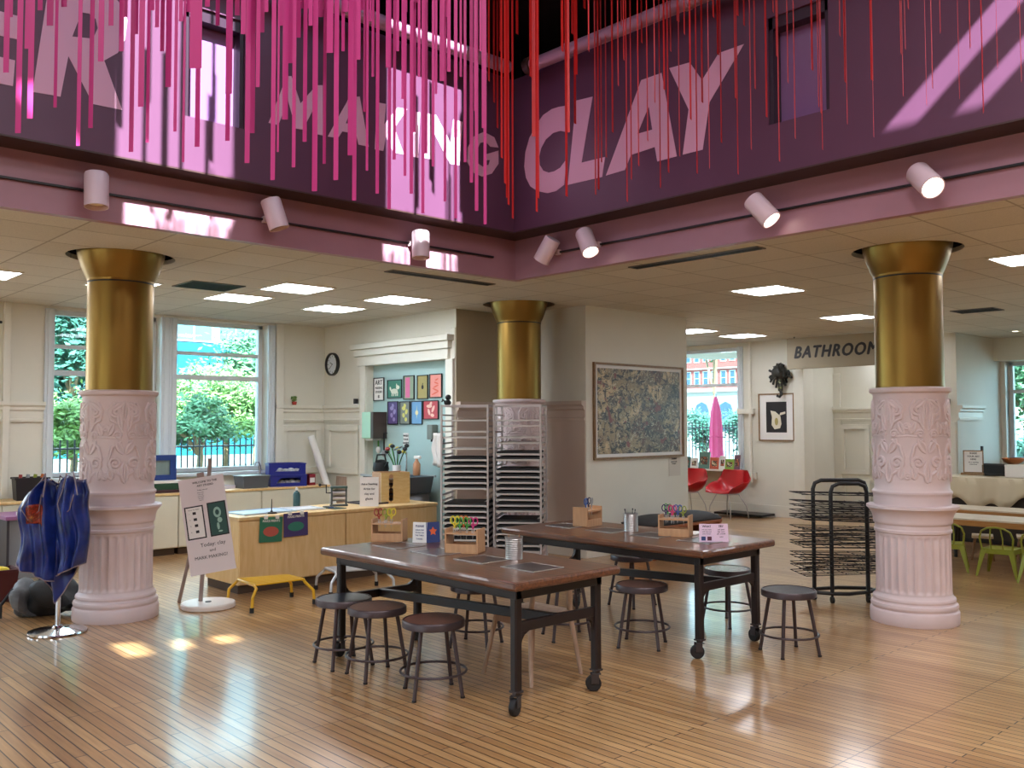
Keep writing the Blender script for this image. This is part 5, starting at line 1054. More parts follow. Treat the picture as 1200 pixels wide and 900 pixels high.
k = az(2, 708); t = thing('waste_bin', 'dark red bin at the left picture edge', 'bin', (k.x-.02, k.y+.2, 0)); open_box(MB(), .36, .30, .30, .01, .03).make('body', mat('dark_red_bin', '#4b1a1e', .4), t, smooth=False, bevel=.01); MB().box(-.19, -.16, .285, .19, -.145, .31).box(-.19, .145, .285, .19, .16, .31).box(-.19, -.145, .285, -.175, .145, .31).box(.175, -.145, .285, .19, .145, .31).make('rim', MATS['dark_red_bin'], t, smooth=False, bevel=.004)
blob((0, 0, .27), (.12, .09, .06), 6).make('yellow_contents', SCM['yellow'], t, doubles=False)
k = az(7, 606, .74); t = thing('grey_cart', 'grey cart with a purple top behind the aprons', 'cart', (k.x+.36, k.y+.32, 0)); MB().box(-.32, -.28, .08, .32, .28, .70).make('body', mat('grey_cart_panel', '#7c828a', .45), t, smooth=False, bevel=.006); MB().box(-.36, -.32, .70, .36, .32, .74).make('top', mat('purple_top', '#8d5a86', .35), t, smooth=False, bevel=.006)
MB().box(-.345, -.3, .08, -.32, .28, .70).make('edge_post', mat('dark_edge', '#34343c', .4), t, smooth=False)
for (x, y) in ((-.26, -.22), (.26, -.22), (.26, .22), (-.26, .22)): MB().cyl((x-.012, y, .04), (x+.012, y, .04), .04, n=16).cyl((x, y, .04), (x, y, .085), .01, n=8).make('caster', M_black, t)
t = thing('paper_pad', 'small white pad on the purple cart top', 'paper', (k.x+.2, k.y+.12, .741)); MB().box(-.06, -.05, 0, .06, .05, .03).make('sheets', M_white, t, smooth=False); MB().box(-.062, -.052, .03, .062, -.03, .034).make('binding', M_ink, t, smooth=False)
k = ay(36, 583, 11.95); t = thing('black_basket', 'black basket filled with odds and ends on the cabinet left of the column', 'basket', (k.x, 11.98, ZK), R(-6)); open_box(MB(), .36, .3, .26, .012, .02).make('body', mat('black_basket_plastic', '#19161a', .5), t, smooth=False); MB().box(-.19, -.16, .245, .19, -.145, .268).box(-.19, .145, .245, .19, .16, .268).make('rim', MATS['black_basket_plastic'], t, smooth=False)
for i, c in enumerate(('red', 'grey', 'olive', 'orange')): MB().tube([(-.12+.07*i, 0, .1), (-.10+.08*i, .02, .3)], .02, 8).make('tool', SCM[c], t)
for u, c, lb in ((57, '#9fb4c8', 'pale blue jar on the window sill beside the black basket'), (72, '#8f9a84', 'grey green jar on the window sill next to the left column')):
    k = ay(u, 560, 12.1); t = thing('jar', lb, 'jar', (k.x, 12.1, ZK)); MB().lathe([(0, 0), (.06, 0), (.075, .04), (.07, .12), (.05, .15), (.05, .16), (0, .16)], 22, cap=False).make('body', mat('jar_'+c[1:], c, .3), t); MB().lathe([(0, .16), (.055, .16), (.055, .185), (0, .19)], 20, cap=False).make('lid', M_white, t)
# curtain wire on the left wall
t = thing('rod', 'thin dark rod fixed high on the wall at the left edge', 'rod', (2.6, WY-.06, 2.94)); MB().cyl((-.7, 0, 0), (.42, 0, 0), .008, n=8).make('bar', M_black, t); MB().ball((.44, 0, 0), .018, 10, 8).make('finial', M_black, t); MB().cyl((.3, 0, 0), (.3, .06, 0), .008, n=8).make('bracket', M_black, t)

# ------------------------------------------------------------------ collage and label on the picture wall, bench
def framed(name, label, c, rz, W, H, fm, fwid, matw, artm, dep=.035):
    t = thing(name, label, 'picture', c, rz)
    o = [(-W/2, -H/2), (W/2, -H/2), (W/2, H/2), (-W/2, H/2)]; i = [(x-math.copysign(fwid, x), z-math.copysign(fwid, z)) for x, z in o]; j = [(x-math.copysign(matw, x), z-math.copysign(matw, z)) for x, z in i]
    poly_with_holes('frame', fm, o, [i], (0, -dep, 0), (1, 0, 0), (0, 0, 1), (0, dep, 0), t); poly_with_holes('mat_board', M_white, i, [j], (0, -.014, 0), (1, 0, 0), (0, 0, 1), (0, .012, 0), t)
    MB().box(j[0][0], -.010, j[0][1], j[1][0], -.003, j[2][1]).make('print', artm, t, smooth=False); return t
def collage_mat():
    m = mat('collage_print', '#b5a27d', .3); nt = m.node_tree; b = nt.nodes['Principled BSDF']; N = nt.nodes.new; L = nt.links.new
    tc = N('ShaderNodeTexCoord'); O = tc.outputs['Object']; cur = None
    def layer(scale, det, dist, lo, hi, col, strength, loc, st=(1, 1, 1)):
        nonlocal cur
        mp = N('ShaderNodeMapping'); mp.inputs['Location'].default_value = (loc, loc*.6, loc*1.7); mp.inputs['Scale'].default_value = st; L(O, mp.inputs['Vector'])
        n = N('ShaderNodeTexNoise'); n.inputs['Scale'].default_value = scale; n.inputs['Detail'].default_value = det; n.inputs['Roughness'].default_value = .65; n.inputs['Distortion'].default_value = dist; L(mp.outputs[0], n.inputs['Vector'])
        r = N('ShaderNodeMapRange'); r.inputs['From Min'].default_value = lo; r.inputs['From Max'].default_value = hi; r.inputs['To Max'].default_value = strength; L(n.outputs['Fac'], r.inputs['Value'])
        mx = N('ShaderNodeMix'); mx.data_type = 'RGBA'; mx.inputs['B'].default_value = lin(col); L(r.outputs[0], mx.inputs[0])
        if cur is None: mx.inputs['A'].default_value = lin('#a08863')
        else: L(cur, mx.inputs['A'])
        cur = mx.outputs['Result']
    layer(1.6, 3, .5, .45, .55, '#6c5c4a', .95, 1.1); layer(2.2, 4, .8, .52, .58, '#c9ac80', 1, 7.3); layer(1.8, 3, .4, .54, .60, '#5c3426', .9, 3.9); layer(2.4, 5, 1.2, .55, .58, '#54463f', .9, 9.2)
    layer(9, 3, 1.5, .55, .58, '#2a1d17', .95, 2.4, (1, 1, .6)); layer(14, 4, 2.2, .57, .60, '#d2c4a6', .85, 5.5); layer(20, 2, 1, .57, .60, '#1a1515', .95, 6.6, (.5, 1, 1)); layer(5, 2, .3, .66, .69, '#7c2f2c', .9, 8.8); layer(26, 3, 2, .6, .64, '#8d7a5c', .8, 4.4)
    L(cur, b.inputs['Base Color']); return m
M_oak = wood('brown_frame_wood', '#7d6040', '#94734e', .45, (8, 8, 8))
framed('collage_picture', 'large framed brown and black collage on the pier wall', (9.668, 7.829, 1.852), 0, 1.885, 1.25, M_oak, .028, .042, collage_mat())
t = thing('wall_label', 'small white caption card under the collage', 'sign', (10.42, 7.829, 1.10)); s = MB().box(-.13, -.006, -.14, .13, -.001, .14).make('card', mat('caption_card', '#cfc8bb', .6), t, smooth=False)
text('lettering', 'Untitled', .035, M_ink, s, (-.02, -.008, .10), (PI/2, 0, 0), .02); text('lettering', 'mixed media\non paper', .026, M_ink, s, (-.02, -.008, .045), (PI/2, 0, 0))
t = thing('bench', 'low orange-brown bench with dark grey cushions behind the far table', 'bench', (9.75, 7.36, 0)); M_or = wood('orange_bench_wood', '#8f4f2a', '#a8643a', .4, (3, 14, 14))
MB().box(-.74, -.26, .37, .74, .26, .41).make('seat_board', M_or, t, smooth=False, bevel=.006)
for x in (-.72, .68): MB().box(x, -.26, 0, x+.04, .26, .37).make('end_panel', M_or, t, smooth=False, bevel=.004)
MB().box(-.68, .2, .1, .68, .24, .37).make('back_panel', M_or, t, smooth=False); MB().box(-.68, -.25, .12, .68, .2, .15).make('shelf', M_or, t, smooth=False)
for x in (-.37, .37):
    o = MB().grid(lambda a, c: Vector((x+(a-.5)*.72, (c-.5)*.5, .41+.09*(max(0, math.sin(PI*a)*math.sin(PI*c)))**.35)), 16, 12).make('cushion_top', mat('dark_grey_cushion', '#3a3a3c', .8, bump=.2, bscale=60), None); o.name = 'seat_cushion'; o.location = (9.75, 7.36, .001)
    tag(o, 'dark grey cushion on the left half of the low bench' if x < 0 else 'dark grey cushion on the right half of the low bench', 'cushion', 'cushions on the low bench')
    q = o.modifiers.new('solid', 'SOLIDIFY'); q.thickness = .03; q.offset = 1

# ------------------------------------------------------------------ right room
t = thing('hanging_sign', 'long beige sign reading bathrooms hanging from the ceiling by the right column', 'sign', (14.55, 7.62, 0), R(-90)); s = MB().box(-.83, -.03, 2.63, 1.35, .03, 3.17).make('board', mat('beige_sign_board', '#a3977f', .6), t, smooth=False, bevel=.004)
for x in (-.7, 1.2): MB().cyl((x, 0, 3.165), (x, 0, ZC), .012, n=8).make('hanger', M_black, t)
text('lettering', 'BATHROOMS', .285, M_ink, s, (-.70, -.032, 2.905), (PI/2, 0, 0), .045, .26, 'LEFT', sx=.86, gap=1.16)
framed('flower_picture', 'framed picture of a pale flower on black beside the passage', (EX-.001, 8.865, 1.795), R(-90), .72, .86, M_oak, .022, .13, M_ink, .03)
t = bpy.data.objects['flower_picture']; pr = [c for c in t.children if c.name.startswith('print')][0]
M_pet = mat('cream_petal_print', '#d9d2bd', .6)
b = MB().prism([(-.12, .12), (-.02, .10), (.08, .02), (.10, -.12), (.07, -.2), (-.04, -.22), (-.10, -.14), (-.09, 0)], (0, -.0115, 0), (1, 0, 0), (0, 0, 1), (0, .001, 0)); b.make('printed_petal', M_pet, pr, smooth=False)
MB().prism(ell(.0, -.08, .035, .07), (0, -.0125, 0), (1, 0, 0), (0, 0, 1), (0, .0008, 0)).make('printed_petal', mat('ochre_print', '#a89a5b', .6), pr, smooth=False); MB().prism([(.06, .03), (.18, .06), (.18, .10), (.08, .08)], (0, -.0115, 0), (1, 0, 0), (0, 0, 1), (0, .001, 0)).make('printed_petal', M_pet, pr, smooth=False)
t = thing('wall_sculpture', 'black tangled sculpture with a striped green stem above the flower picture', 'sculpture', (EX-.12, 8.73, 2.52), R(-90))
b = MB(); rn = random.Random(4)
for i in range(34): d = Vector((rn.gauss(0, 1), rn.gauss(0, .6), rn.gauss(0, .8))).normalized(); b.tube([d*.06+Vector((0, 0, .06)), d*.17+Vector((0, 0, .07)), d*.15+Vector((rn.uniform(-.08, .08), 0, rn.uniform(-.06, .1)))], .022, 6)
b.ball((0, 0, .07), (.15, .10, .13), 14, 10); b.make('tangled_head', mat('black_coils', '#23241f', .5, var=.6, vscale=30), t, doubles=False)
MB().tube([(.0, 0, -.02), (.02, 0, -.12), (.02, 0, -.26)], .045, 12).make('striped_stem', abstract_mat('striped_stem_print', ['#23241f', '#8a9450', '#1d1d1a', '#b3b78a', '#23241f'], 8, 1.2), t); MB().tube([(.02, 0, -.25), (.04, 0, -.32), (.0, 0, -.36), (-.05, 0, -.34)], .026, 10).make('hook', M_black, t); MB().cyl((0, 0, 0), (0, .12, 0), .01, n=8).make('wall_pin', M_black, t)
# shelf with picture books below the end window
t = thing('window_shelf', 'narrow white shelf under the end window carrying picture books', 'shelf', (EX, 10.45, 0), R(-90)); MB().box(-1.0, -.30, .79, .95, -.13, .82).make('board', M_trim, t, smooth=False, bevel=.004)
for x in (-.9, 0, .85): MB().box(x, -.28, .62, x+.03, -.02, .79).make('bracket', M_trim, t, smooth=False)
BK = [(803.5, .20, .22, '#3b5a52', 'dark green book half hidden at the left of the window shelf'), (813, .15, .2, '#d8d5cb', 'white book next to the dark green one on the window shelf'), (824.5, .24, .32, '#56786c', 'tall grey green book on the window shelf'), (836.5, .20, .22, '#b5533a', 'orange and red picture book in the middle of the window shelf'), (846, .12, .25, '#e2ded6', 'narrow white book leaning right of the orange one'), (854.5, .2, .20, '#7fa53c', 'bright green book on the window shelf'), (863, .13, .28, '#6a4658', 'purple brown book at the right end of the window shelf')]
for u, w, h, c, lb in BK:
    k = ax(u, 545, EX-.22); t = thing('picture_book', lb, 'book', (EX-.205, k.y, .8215), R(-90), 'picture books on the window shelf'); M = Matrix.Rotation(R(-8), 4, 'X')
    b = MB().box(-w/2, -.012, 0, w/2, .012, h); b.v = [tuple(M @ Vector(v)) for v in b.v]; s = b.make('cover', mat('book_'+c[1:], c, .4), t, smooth=False); q = MB().box(-w*.34, -.0135, h*.25, w*.3, -.012, h*.72); q.v = [tuple(M @ Vector(v)) for v in q.v]; q.make('cover_picture', abstract_mat('cover_'+c[1:], [c, '#d8c9a0', '#3a2f2a', '#c2603a', '#e8e2d0', c], 5, w*70), s, smooth=False)
    q = MB().box(-w/2+.004, -.0095, .004, w/2+.002, .0095, h+.001); q.v = [tuple(M @ Vector(v)) for v in q.v]; q.make('pages', M_white, t, smooth=False)
M_red = mat('red_shell_plastic', '#b3141f', .28, coat=.3)
def shell_chair(label, loc, rz):
    t = thing('shell_chair', label, 'chair', (*loc, 0), rz, 'red shell armchairs under the end window'); t.scale = (1.08, 1.08, 1.06)
    prof = [(-.27, .425), (-.24, .445), (-.12, .43), (.02, .405), (.12, .405), (.19, .44), (.235, .53), (.26, .64), (.285, .76), (.30, .80)]
    def fn(a, c):
        f = c*(len(prof)-1); i = min(int(f), len(prof)-2); g = f-i; y = prof[i][0]*(1-g)+prof[i+1][0]*g; z = prof[i][1]*(1-g)+prof[i+1][1]*g
        u = a*2-1; w = lerpk([(0, .25), (.25, .31), (.6, .34), (.8, .29), (1, .22)], c); arm = lerpk([(0, .01), (.15, .09), (.32, .20), (.55, .21), (.75, .10), (1, 0)], c)*abs(u)**2.6
        back = -.13*abs(u)**2.2*max(0, (c-.4)/.6)
        return Vector((u*w, y+back, z+arm))
    MB().grid(fn, 25, 25).make('shell', M_red, t, solid=.008, ang=80)
    for sx in (-1, 1):
        MB().tube([(sx*.12, -.14, .41), (sx*.22, -.2, .2), (sx*.24, -.22, 0)], .009, 8).make('leg', M_steel, t); MB().tube([(sx*.12, .12, .40), (sx*.21, .2, .2), (sx*.23, .23, 0)], .009, 8).make('leg', M_steel, t)
    MB().tube([(-.12, -.14, .405), (.12, -.14, .405), (.12, .12, .398), (-.12, .12, .398)], .008, 8, closed=True).make('mount_frame', M_steel, t); return t
shell_chair('red shell armchair in full view under the end window', (14.02, 9.36), R(262)); shell_chair('red shell armchair cut off by the edge of the pier wall', (13.95, 10.18), R(250))
MB_ = MB().box(14.35, 8.9, .02, 14.8, 9.9, .06); o = MB_.make('floor_heater', M_black, smooth=False, bevel=.01); tag(o, 'low black heater on the floor behind the red chairs', 'heater')

# wire drying rack
D0 = az(978, 707); t = thing('drying_rack', 'black wheeled wire drying rack beside the right column', 'rack', (D0.x, D0.y, 0), A0 + R(4))
def hoop(y, x0, x1, zb, zt, r=.019): return MB().tube([(x0, y, zb), (x0, y, zt-.08), (x0+.02, y, zt-.025), (x0+.08, y, zt), (x1-.08, y, zt), (x1-.02, y, zt-.025), (x1, y, zt-.08), (x1, y, zb)], r, 12)
hoop(0, -.02, .33, .10, 1.12).make('front_hoop', M_black, t); hoop(.20, -.11, .42, .10, 1.14).make('rear_hoop', M_black, t)
MB().tube([(-.28, .10, .10), (-.02, 0, .09), (.13, -.03, .09), (.33, 0, .10), (.44, .1, .1), (.42, .2, .10), (.15, .26, .10), (-.11, .2, .10)], .018, 12, closed=True).make('base_loop', M_black, t)
for x, y in ((-.02, 0), (.33, 0), (.42, .2), (-.11, .2)): MB().cyl((x, y, .1), (x, y, .05), .012, n=10).cyl((x-.012, y, .032), (x+.012, y, .032), .032, n=18).make('caster', M_black, t)
rn = random.Random(3); z = .28; i = 0
while z < 1.02:
    g = MB(); tl = rn.uniform(-.02, .025); yb = .34
    for y in (0, .1, .2): g.cyl((-.30, y, z+tl+rn.uniform(-.012, .012)), (.58, y, z-tl), .0036, n=5)
    g.tube([(-.30, -.08, z+tl), (-.30, .32, z+tl), (.58, .32, z-tl), (.58, -.08, z-tl)], .0038, 6, closed=True)
    for x in (-.2, -.05, .1, .25, .4): g.cyl((x, -.08, z), (x, .32, z), .003, n=5)
    g.make('wire_shelf', mat('dark_wire', '#26262a', .4, .6), t); i += 1; z += .040 if i % 5 else .085
# low tables, chairs and stools on the far right
M_ltop = wood('light_tabletop', '#d8cdb8', '#e2d8c4', .3, (3, 3, 3))
def kids_table(label, x0, x1, y0, y1, z):
    t = thing('low_table', label, 'table', ((x0+x1)/2, (y0+y1)/2, 0), 0, 'low wooden tables on the right'); a, e = (x1-x0)/2, (y1-y0)/2
    MB().box(-a, -e, z-.02, a, e, z).make('tabletop', M_ltop, t, smooth=False, bevel=.004); MB().box(-a, -e, z-.085, -a+.03, e, z-.02).box(a-.03, -e, z-.085, a, e, z-.02).box(-a+.03, -e, z-.085, a-.03, -e+.03, z-.02).box(-a+.03, e-.03, z-.085, a-.03, e, z-.02).make('apron', wood('honey_wood', '#a8763e', '#bd8a4e', .4), t, smooth=False)
    for sx in (-1, 1):
        for sy in (-1, 1): MB().tube([(sx*(a-.08), sy*(e-.08), z-.06), (sx*(a-.06), sy*(e-.06), 0)], [.03, .022], 12).make('leg', M_black, t)
kids_table('low wooden table nearest the right column', 11.45, 12.1, 1.6, 4.75, .55); kids_table('low wooden table behind, in front of the covered counter', 12.5, 13.1, 1.6, 5.1, .57)
M_lime = mat('olive_green_metal', '#868d2e', .35, .2)
def metal_chair(label, loc, rz):
    t = thing('metal_chair', label, 'chair', (*loc, 0), rz, 'small green metal chairs'); h = .30; w = .165
    MB().grid(lambda a, c: Vector(((a-.5)*2*w, (c-.5)*2*w, h-.008*math.sin(PI*a)*math.sin(PI*c))), 9, 9).make('seat', M_lime, t, solid=.01); MB().box(-w, -w, h-.05, w, -w+.006, h).box(-w, w-.006, h-.05, w, w, h).box(-w, -w, h-.05, -w+.006, w, h).box(w-.006, -w, h-.05, w, w, h).make('skirt', M_lime, t, smooth=False)
    for sx in (-1, 1):
        for sy in (-1, 1):
            x, y = sx*w, sy*w; X, Y = sx*(w+.045), sy*(w+.045); g = MB(); e = .055; f = .02
            g.add([(x, y, h-.01), (x-sx*e, y, h-.01), (X-sx*f, Y, 0), (X, Y, 0), (x, y-sy*e, h-.01), (X, Y-sy*f, 0)], [(0, 1, 2, 3), (0, 3, 5, 4)]); g.make('leg', M_lime, t, smooth=False, solid=.006)
    q = lambda x, z, y=-w: (x, y-(z-h)*.18, z)
    MB().tube([q(-w+.01, h), q(-w-.005, h+.13), q(-w+.02, h+.20), q(-w*.5, h+.235), q(0, h+.245), q(w*.5, h+.235), q(w-.02, h+.20), q(w+.005, h+.13), q(w-.01, h)], .0105, 10).make('back_hoop', M_lime, t); MB().tube([q(-.06, h), q(-.065, h+.12), q(-.05, h+.24)], .008, 8).tube([q(.06, h), q(.065, h+.12), q(.05, h+.24)], .008, 8).make('back_bars', M_lime, t); return t
k = az(1170, 675); metal_chair('olive green metal chair in full view at the low table', (k.x+.06, k.y-.02), R(-90)+R(3)); k = az(1110, 668); metal_chair('olive green metal chair half hidden by the right column', (k.x+.1, k.y+.02), R(-70)); k = az(1228, 684); metal_chair('olive green metal chair at the right picture edge', (k.x, k.y), R(-100))
def low_stool(label, loc):
    t = thing('low_stool', label, 'stool', (*loc, 0), R(20), 'low wooden stools'); MB().box(-.17, -.12, .27, .17, .12, .295).make('seat', M_ltop, t, smooth=False, bevel=.006)
    for sx in (-1, 1):
        for sy in (-1, 1): MB().tube([(sx*.12, sy*.08, .275), (sx*.17, sy*.12, 0)], [.016, .012], 10).make('leg', M_oak, t)
    MB().box(-.13, -.09, .23, .13, -.075, .27).box(-.13, .075, .23, .13, .09, .27).make('seat_rail', M_oak, t, smooth=False)
k = az(1152, 655); low_stool('low wooden stool with a pale seat under the low table', (k.x, k.y)); k = az(1205, 656); low_stool('low wooden stool at the right edge under the low table', (k.x, k.y))
t = thing('service_counter', 'long dark counter under a cream cloth on the far right', 'counter', (14.0, 3.9, 0)); MB().box(-.38, -2.3, .06, .42, 1.6, .90).make('body', mat('dark_counter', '#2f2924', .6), t, smooth=False); MB().box(-.33, -2.25, 0, .37, 1.55, .06).make('plinth', M_black, t, smooth=False)
def drape(u, v):
    u += .004*math.sin(40*v)
    y = -2.35 + 4.0*u; q = (v-.5)*2; s = abs(q); fold = .05*math.sin(u*60+math.sin(u*13))+.03*math.sin(u*131+1)
    if s < .62: return Vector((q/.62*.44, y, .915+.006*math.sin(u*60)*math.sin(v*20)))
    f = (s-.62)/.38; L = .33+.07*math.sin(u*17); return Vector((math.copysign(.445+f*(.03+.6*fold), q), y, .915-f*(L+.05*math.sin(u*60))))
o = MB().grid(drape, 120, 22).make('tablecloth', mat('cream_cloth', '#cfc3a6', .8), solid=.004, ang=80); o.location = (14.02, 3.9, 0); tag(o, 'cream cloth draped over the dark counter on the far right', 'cloth')
def on_counter(u, v): p = ax(u, v, 14.12); return p
k = on_counter(1141, 553); t = thing('counter_notice', 'framed white notice standing at the left end of the covered counter', 'sign', (k.x, k.y, .925), R(-80)); W, H = .27, .36; poly_with_holes('frame', M_oak, [(-W/2, .03), (W/2, .03), (W/2, H), (-W/2, H)], [[(-W/2+.014, .044), (W/2-.014, .044), (W/2-.014, H-.014), (-W/2+.014, H-.014)]], (0, -.012, 0), (1, 0, 0), (0, 0, 1), (0, .02, 0), t); s = MB().box(-W/2+.014, -.004, .044, W/2-.014, .004, H-.014).make('sheet', M_white, t, smooth=False); MB().box(-W/2-.03, -.05, 0, W/2+.01, .05, .03).make('wooden_foot', M_oak, t, smooth=False, bevel=.003)
for tx, z, sz in (('SHARE', .315, .034), ('YOUR ART', .27, .034), ('HERE', .228, .034), ('ask a teaching', .186, .024), ('artist how', .156, .024)): text('lettering', tx, sz, M_ink, s, (0, -.0055, z), (PI/2, 0, 0), .02)
k = on_counter(1168, 551); t = thing('monitor', 'black screen and equipment standing behind the framed notice', 'screen', (k.x+.05, k.y, .925), R(-95)); MB().box(-.22, -.05, 0, .18, .1, .17).make('body', M_blackplastic, t, smooth=False, bevel=.006); b = MB().box(-.25, .02, 0, -.22, .05, .42); b.make('arm', M_blackplastic, t, smooth=False); MB().box(-.2, -.055, .03, .16, -.05, .15).make('screen_face', mat('dark_screen', '#202428', .15), t, smooth=False)
k = on_counter(1187, 552); t = thing('copper_bowl', 'copper coloured bowl on the black equipment', 'bowl', (k.x+.05, k.y+.01, 1.097)); MB().lathe([(0, 0), (.06, 0), (.12, .03), (.155, .085), (.148, .085), (.11, .035), (0, .012)], 28, cap=False).make('bowl', mat('copper', '#a8643a', .3, .9), t); MB().tube([(-.155, 0, .08), (-.2, 0, .1), (-.155, 0, .06)], .008, 6).make('handle', mat('copper', '#a8643a'), t)
k = on_counter(1193, 556); t = thing('white_box', 'white box standing at the right end of the covered counter', 'box', (k.x-.18, k.y-.10, .925), R(-88)); MB().box(-.18, -.1, 0, .2, .12, .15).make('carton', M_white, t, smooth=False, bevel=.003); MB().box(-.183, -.103, .15, .203, .123, .175).make('lid', M_white, t, smooth=False, bevel=.003)
k = ax(1110, 474, 15.85); t = thing('camera_box', 'small black box fixed above the rail right of the right column', 'box', (15.831, 6.235, 1.985)); MB().box(-.03, -.03, 0, .03, .03, .10).make('body', M_blackplastic, t, smooth=False, bevel=.006); MB().cyl((-.03, 0, .06), (-.045, 0, .06), .015, n=12).make('lens', M_ink, t)

# ------------------------------------------------------------------ outside
M_pave = mat('pale_pavement', '#97958f', .8, var=.06, vscale=.8)
struct(MB().box(-30, 12.9, .4, 18.5, 60, .5).box(18.6, -40, -.35, 150, 120, -.25).box(-60, -40, -.35, -8.6, 12.8, -.25).make('ground', M_pave, smooth=False))
def leaf_mat(name, c):
    m = mat(name, c, .6, var=.4, vscale=3); b = m.node_tree.nodes['Principled BSDF']; b.inputs['Transmission Weight'].default_value = 0; return m
def tree(label, x, y, h, rx, ry, rz, zc, m, n, seed, lsz=.13, trunk=True, cat='tree', group=None):
    rn = random.Random(seed); t = thing('leafy_tree' if cat == 'tree' else 'leafy_shrub', label, cat, (x, y, .5 if x < 18 else -.25), 0, group); b = MB(); zc -= .75 if x < 18 else 0
    cl = [(Vector((rn.gauss(0, .45)*rx, rn.gauss(0, .45)*ry, zc+rn.gauss(0, .45)*rz)), rn.uniform(.25, .5)) for _ in range(26)]
    for _ in range(n):
        c, s = rn.choice(cl); p = c + Vector((rn.gauss(0, 1)*rx*s, rn.gauss(0, 1)*ry*s, rn.gauss(0, 1)*rz*s))*.6
        if p.z < .1: p.z = .1+rn.random()*.3
        a = Vector((rn.gauss(0, 1), rn.gauss(0, 1), rn.gauss(0, .6))).normalized(); e = a.orthogonal().normalized(); k = lsz*rn.uniform(.6, 1.3)
        b.add([p-a*k, p-e*k*.45, p+a*k, p+e*k*.45], [(0, 1, 2, 3)])
    b.make('foliage', m, t, smooth=False, doubles=False)
    if trunk:
        MB().tube([(0, 0, 0), (.05, .02, zc*.5), (0, 0, zc)], [.07, .06, .04], 10).make('trunk', M_oak, t)
        g = MB()
        for k in range(7): c, _ = cl[k]; g.tube([(0, 0, zc*.55), c*.5+Vector((0, 0, zc*.35)), c], [.06, .04, .015], 6)
        g.make('branches', M_oak, t)
    return t
M_l1 = leaf_mat('yellow_green_leaves', '#7d9a50'); M_l2 = leaf_mat('mid_green_leaves', '#608a5e'); M_l3 = leaf_mat('dark_green_leaves', '#3f6a55')
tree('tall dark tree outside the left window', 6.35, 20.2, 7, 1.0, 1.2, 1.5, 3.9, M_l3, 8000, 1, .10); tree('bushy yellow green tree filling the clear window', 8.95, 18.6, 4, 1.6, 1.0, .55, 2.35, M_l1, 13000, 2, .062); tree('pale green tree at the right of the clear window', 10.9, 21.0, 5, 1.2, 1.0, .9, 3.2, M_l2, 8000, 3, .075)
tree('low shrub behind the fence outside the left window', 5.35, 17.0, 2, .7, .5, .45, 1.85, M_l1, 6000, 4, .055, cat='shrub'); tree('low shrub behind the fence left of the bushy tree', 7.6, 16.9, 2, .5, .4, .4, 1.9, M_l2, 4500, 5, .055, cat='shrub')
tree('leafy tree outside the far right window', 24.5, 7.6, 6, 2.2, 2.4, 2.2, 3.6, M_l2, 12000, 6, .11); tree('dark shrub below the tree outside the far right window', 22.5, 7.0, 2, .9, 1.2, .6, 1.0, M_l3, 1800, 7, .11, cat='shrub'); tree('rounded street tree before the red brick building', 30, 20.6, 6, .7, 1.0, .9, 5.6, M_l2, 1600, 8, .2); tree('dark shrub on the street beside the pink parasol', 22.6, 14.4, 2, .7, .8, .55, 1.75, M_l3, 4500, 9, .06, cat='shrub'); tree('thin dark shrub on the street left of the pink parasol', 22.6, 15.9, 2, .5, .6, .5, 1.8, M_l3, 2600, 10, .06, cat='shrub')
M_teal = mat('teal_facade', '#14606f', .4); M_sash = mat('pale_facade_frame', '#9fb0b2', .5); M_pan = mat('facade_glass', '#54737e', .15)
t = thing('office_building', 'teal panelled office building beyond the trees', 'building', (15, 34, .5)); MB().box(-9.5, 0, 0, 9.5, 9, 10.2).make('body', mat('pale_facade', '#7f9a9e', .5), t, smooth=False)
for f in range(3):
    z = -.15+3.1*f; MB().box(-9.4, -.12, z, 9.4, 0, z+1.35).make('teal_band', M_teal, t, smooth=False)
    for i in range(11):
        x = -9.2+1.7*i; w = MB().box(x, -.1, z+1.4, x+1.5, -.02, z+1.46).box(x, -.1, z+2.9, x+1.5, -.02, z+2.96).box(x, -.1, z+1.46, x+.06, -.02, z+2.9).box(x+1.44, -.1, z+1.46, x+1.5, -.02, z+2.9).box(x+.7, -.1, z+1.46, x+.76, -.02, z+2.9).make('window', M_sash, t, smooth=False); MB().box(x+.06, -.05, z+1.46, x+1.44, -.03, z+2.9).make('pane', M_pan, w, smooth=False)
t = thing('brick_building', 'red brick building across the street seen in the end window', 'building', (110, 75, -.25))
MB().box(0, -22, 6.6, 12, 22, 22).make('brick_wall', mat('red_brick', '#8f443b', .7, var=.12, vscale=8), t, smooth=False); MB().box(-.3, -22, 0, 12, 22, 6.6).make('stone_storey', mat('pale_stone', '#8e8b84', .7, var=.08), t, smooth=False); MB().box(-.7, -22, 6.3, 0, 22, 6.8).box(-.4, -22, 9.55, 0, 22, 9.75).make('cornice', MATS['pale_stone'], t, smooth=False)
for zz in (7.3, 10.6, 13.9):
    for i in range(13):
        y = -9+1.5*i; w = MB().box(-.08, y, zz, .02, y+.95, zz+.1).box(-.08, y, zz+1.9, .02, y+.95, zz+2.0).box(-.08, y, zz+.1, .02, y+.1, zz+1.9).box(-.08, y+.85, zz+.1, .02, y+.95, zz+1.9).box(-.06, y+.1, zz+.95, .02, y+.85, zz+1.03).make('window', M_sash, t, smooth=False); MB().box(-.03, y+.1, zz+.1, -.01, y+.85, zz+1.9).make('pane', mat('dark_pane', '#2c4558', .15), w, smooth=False)
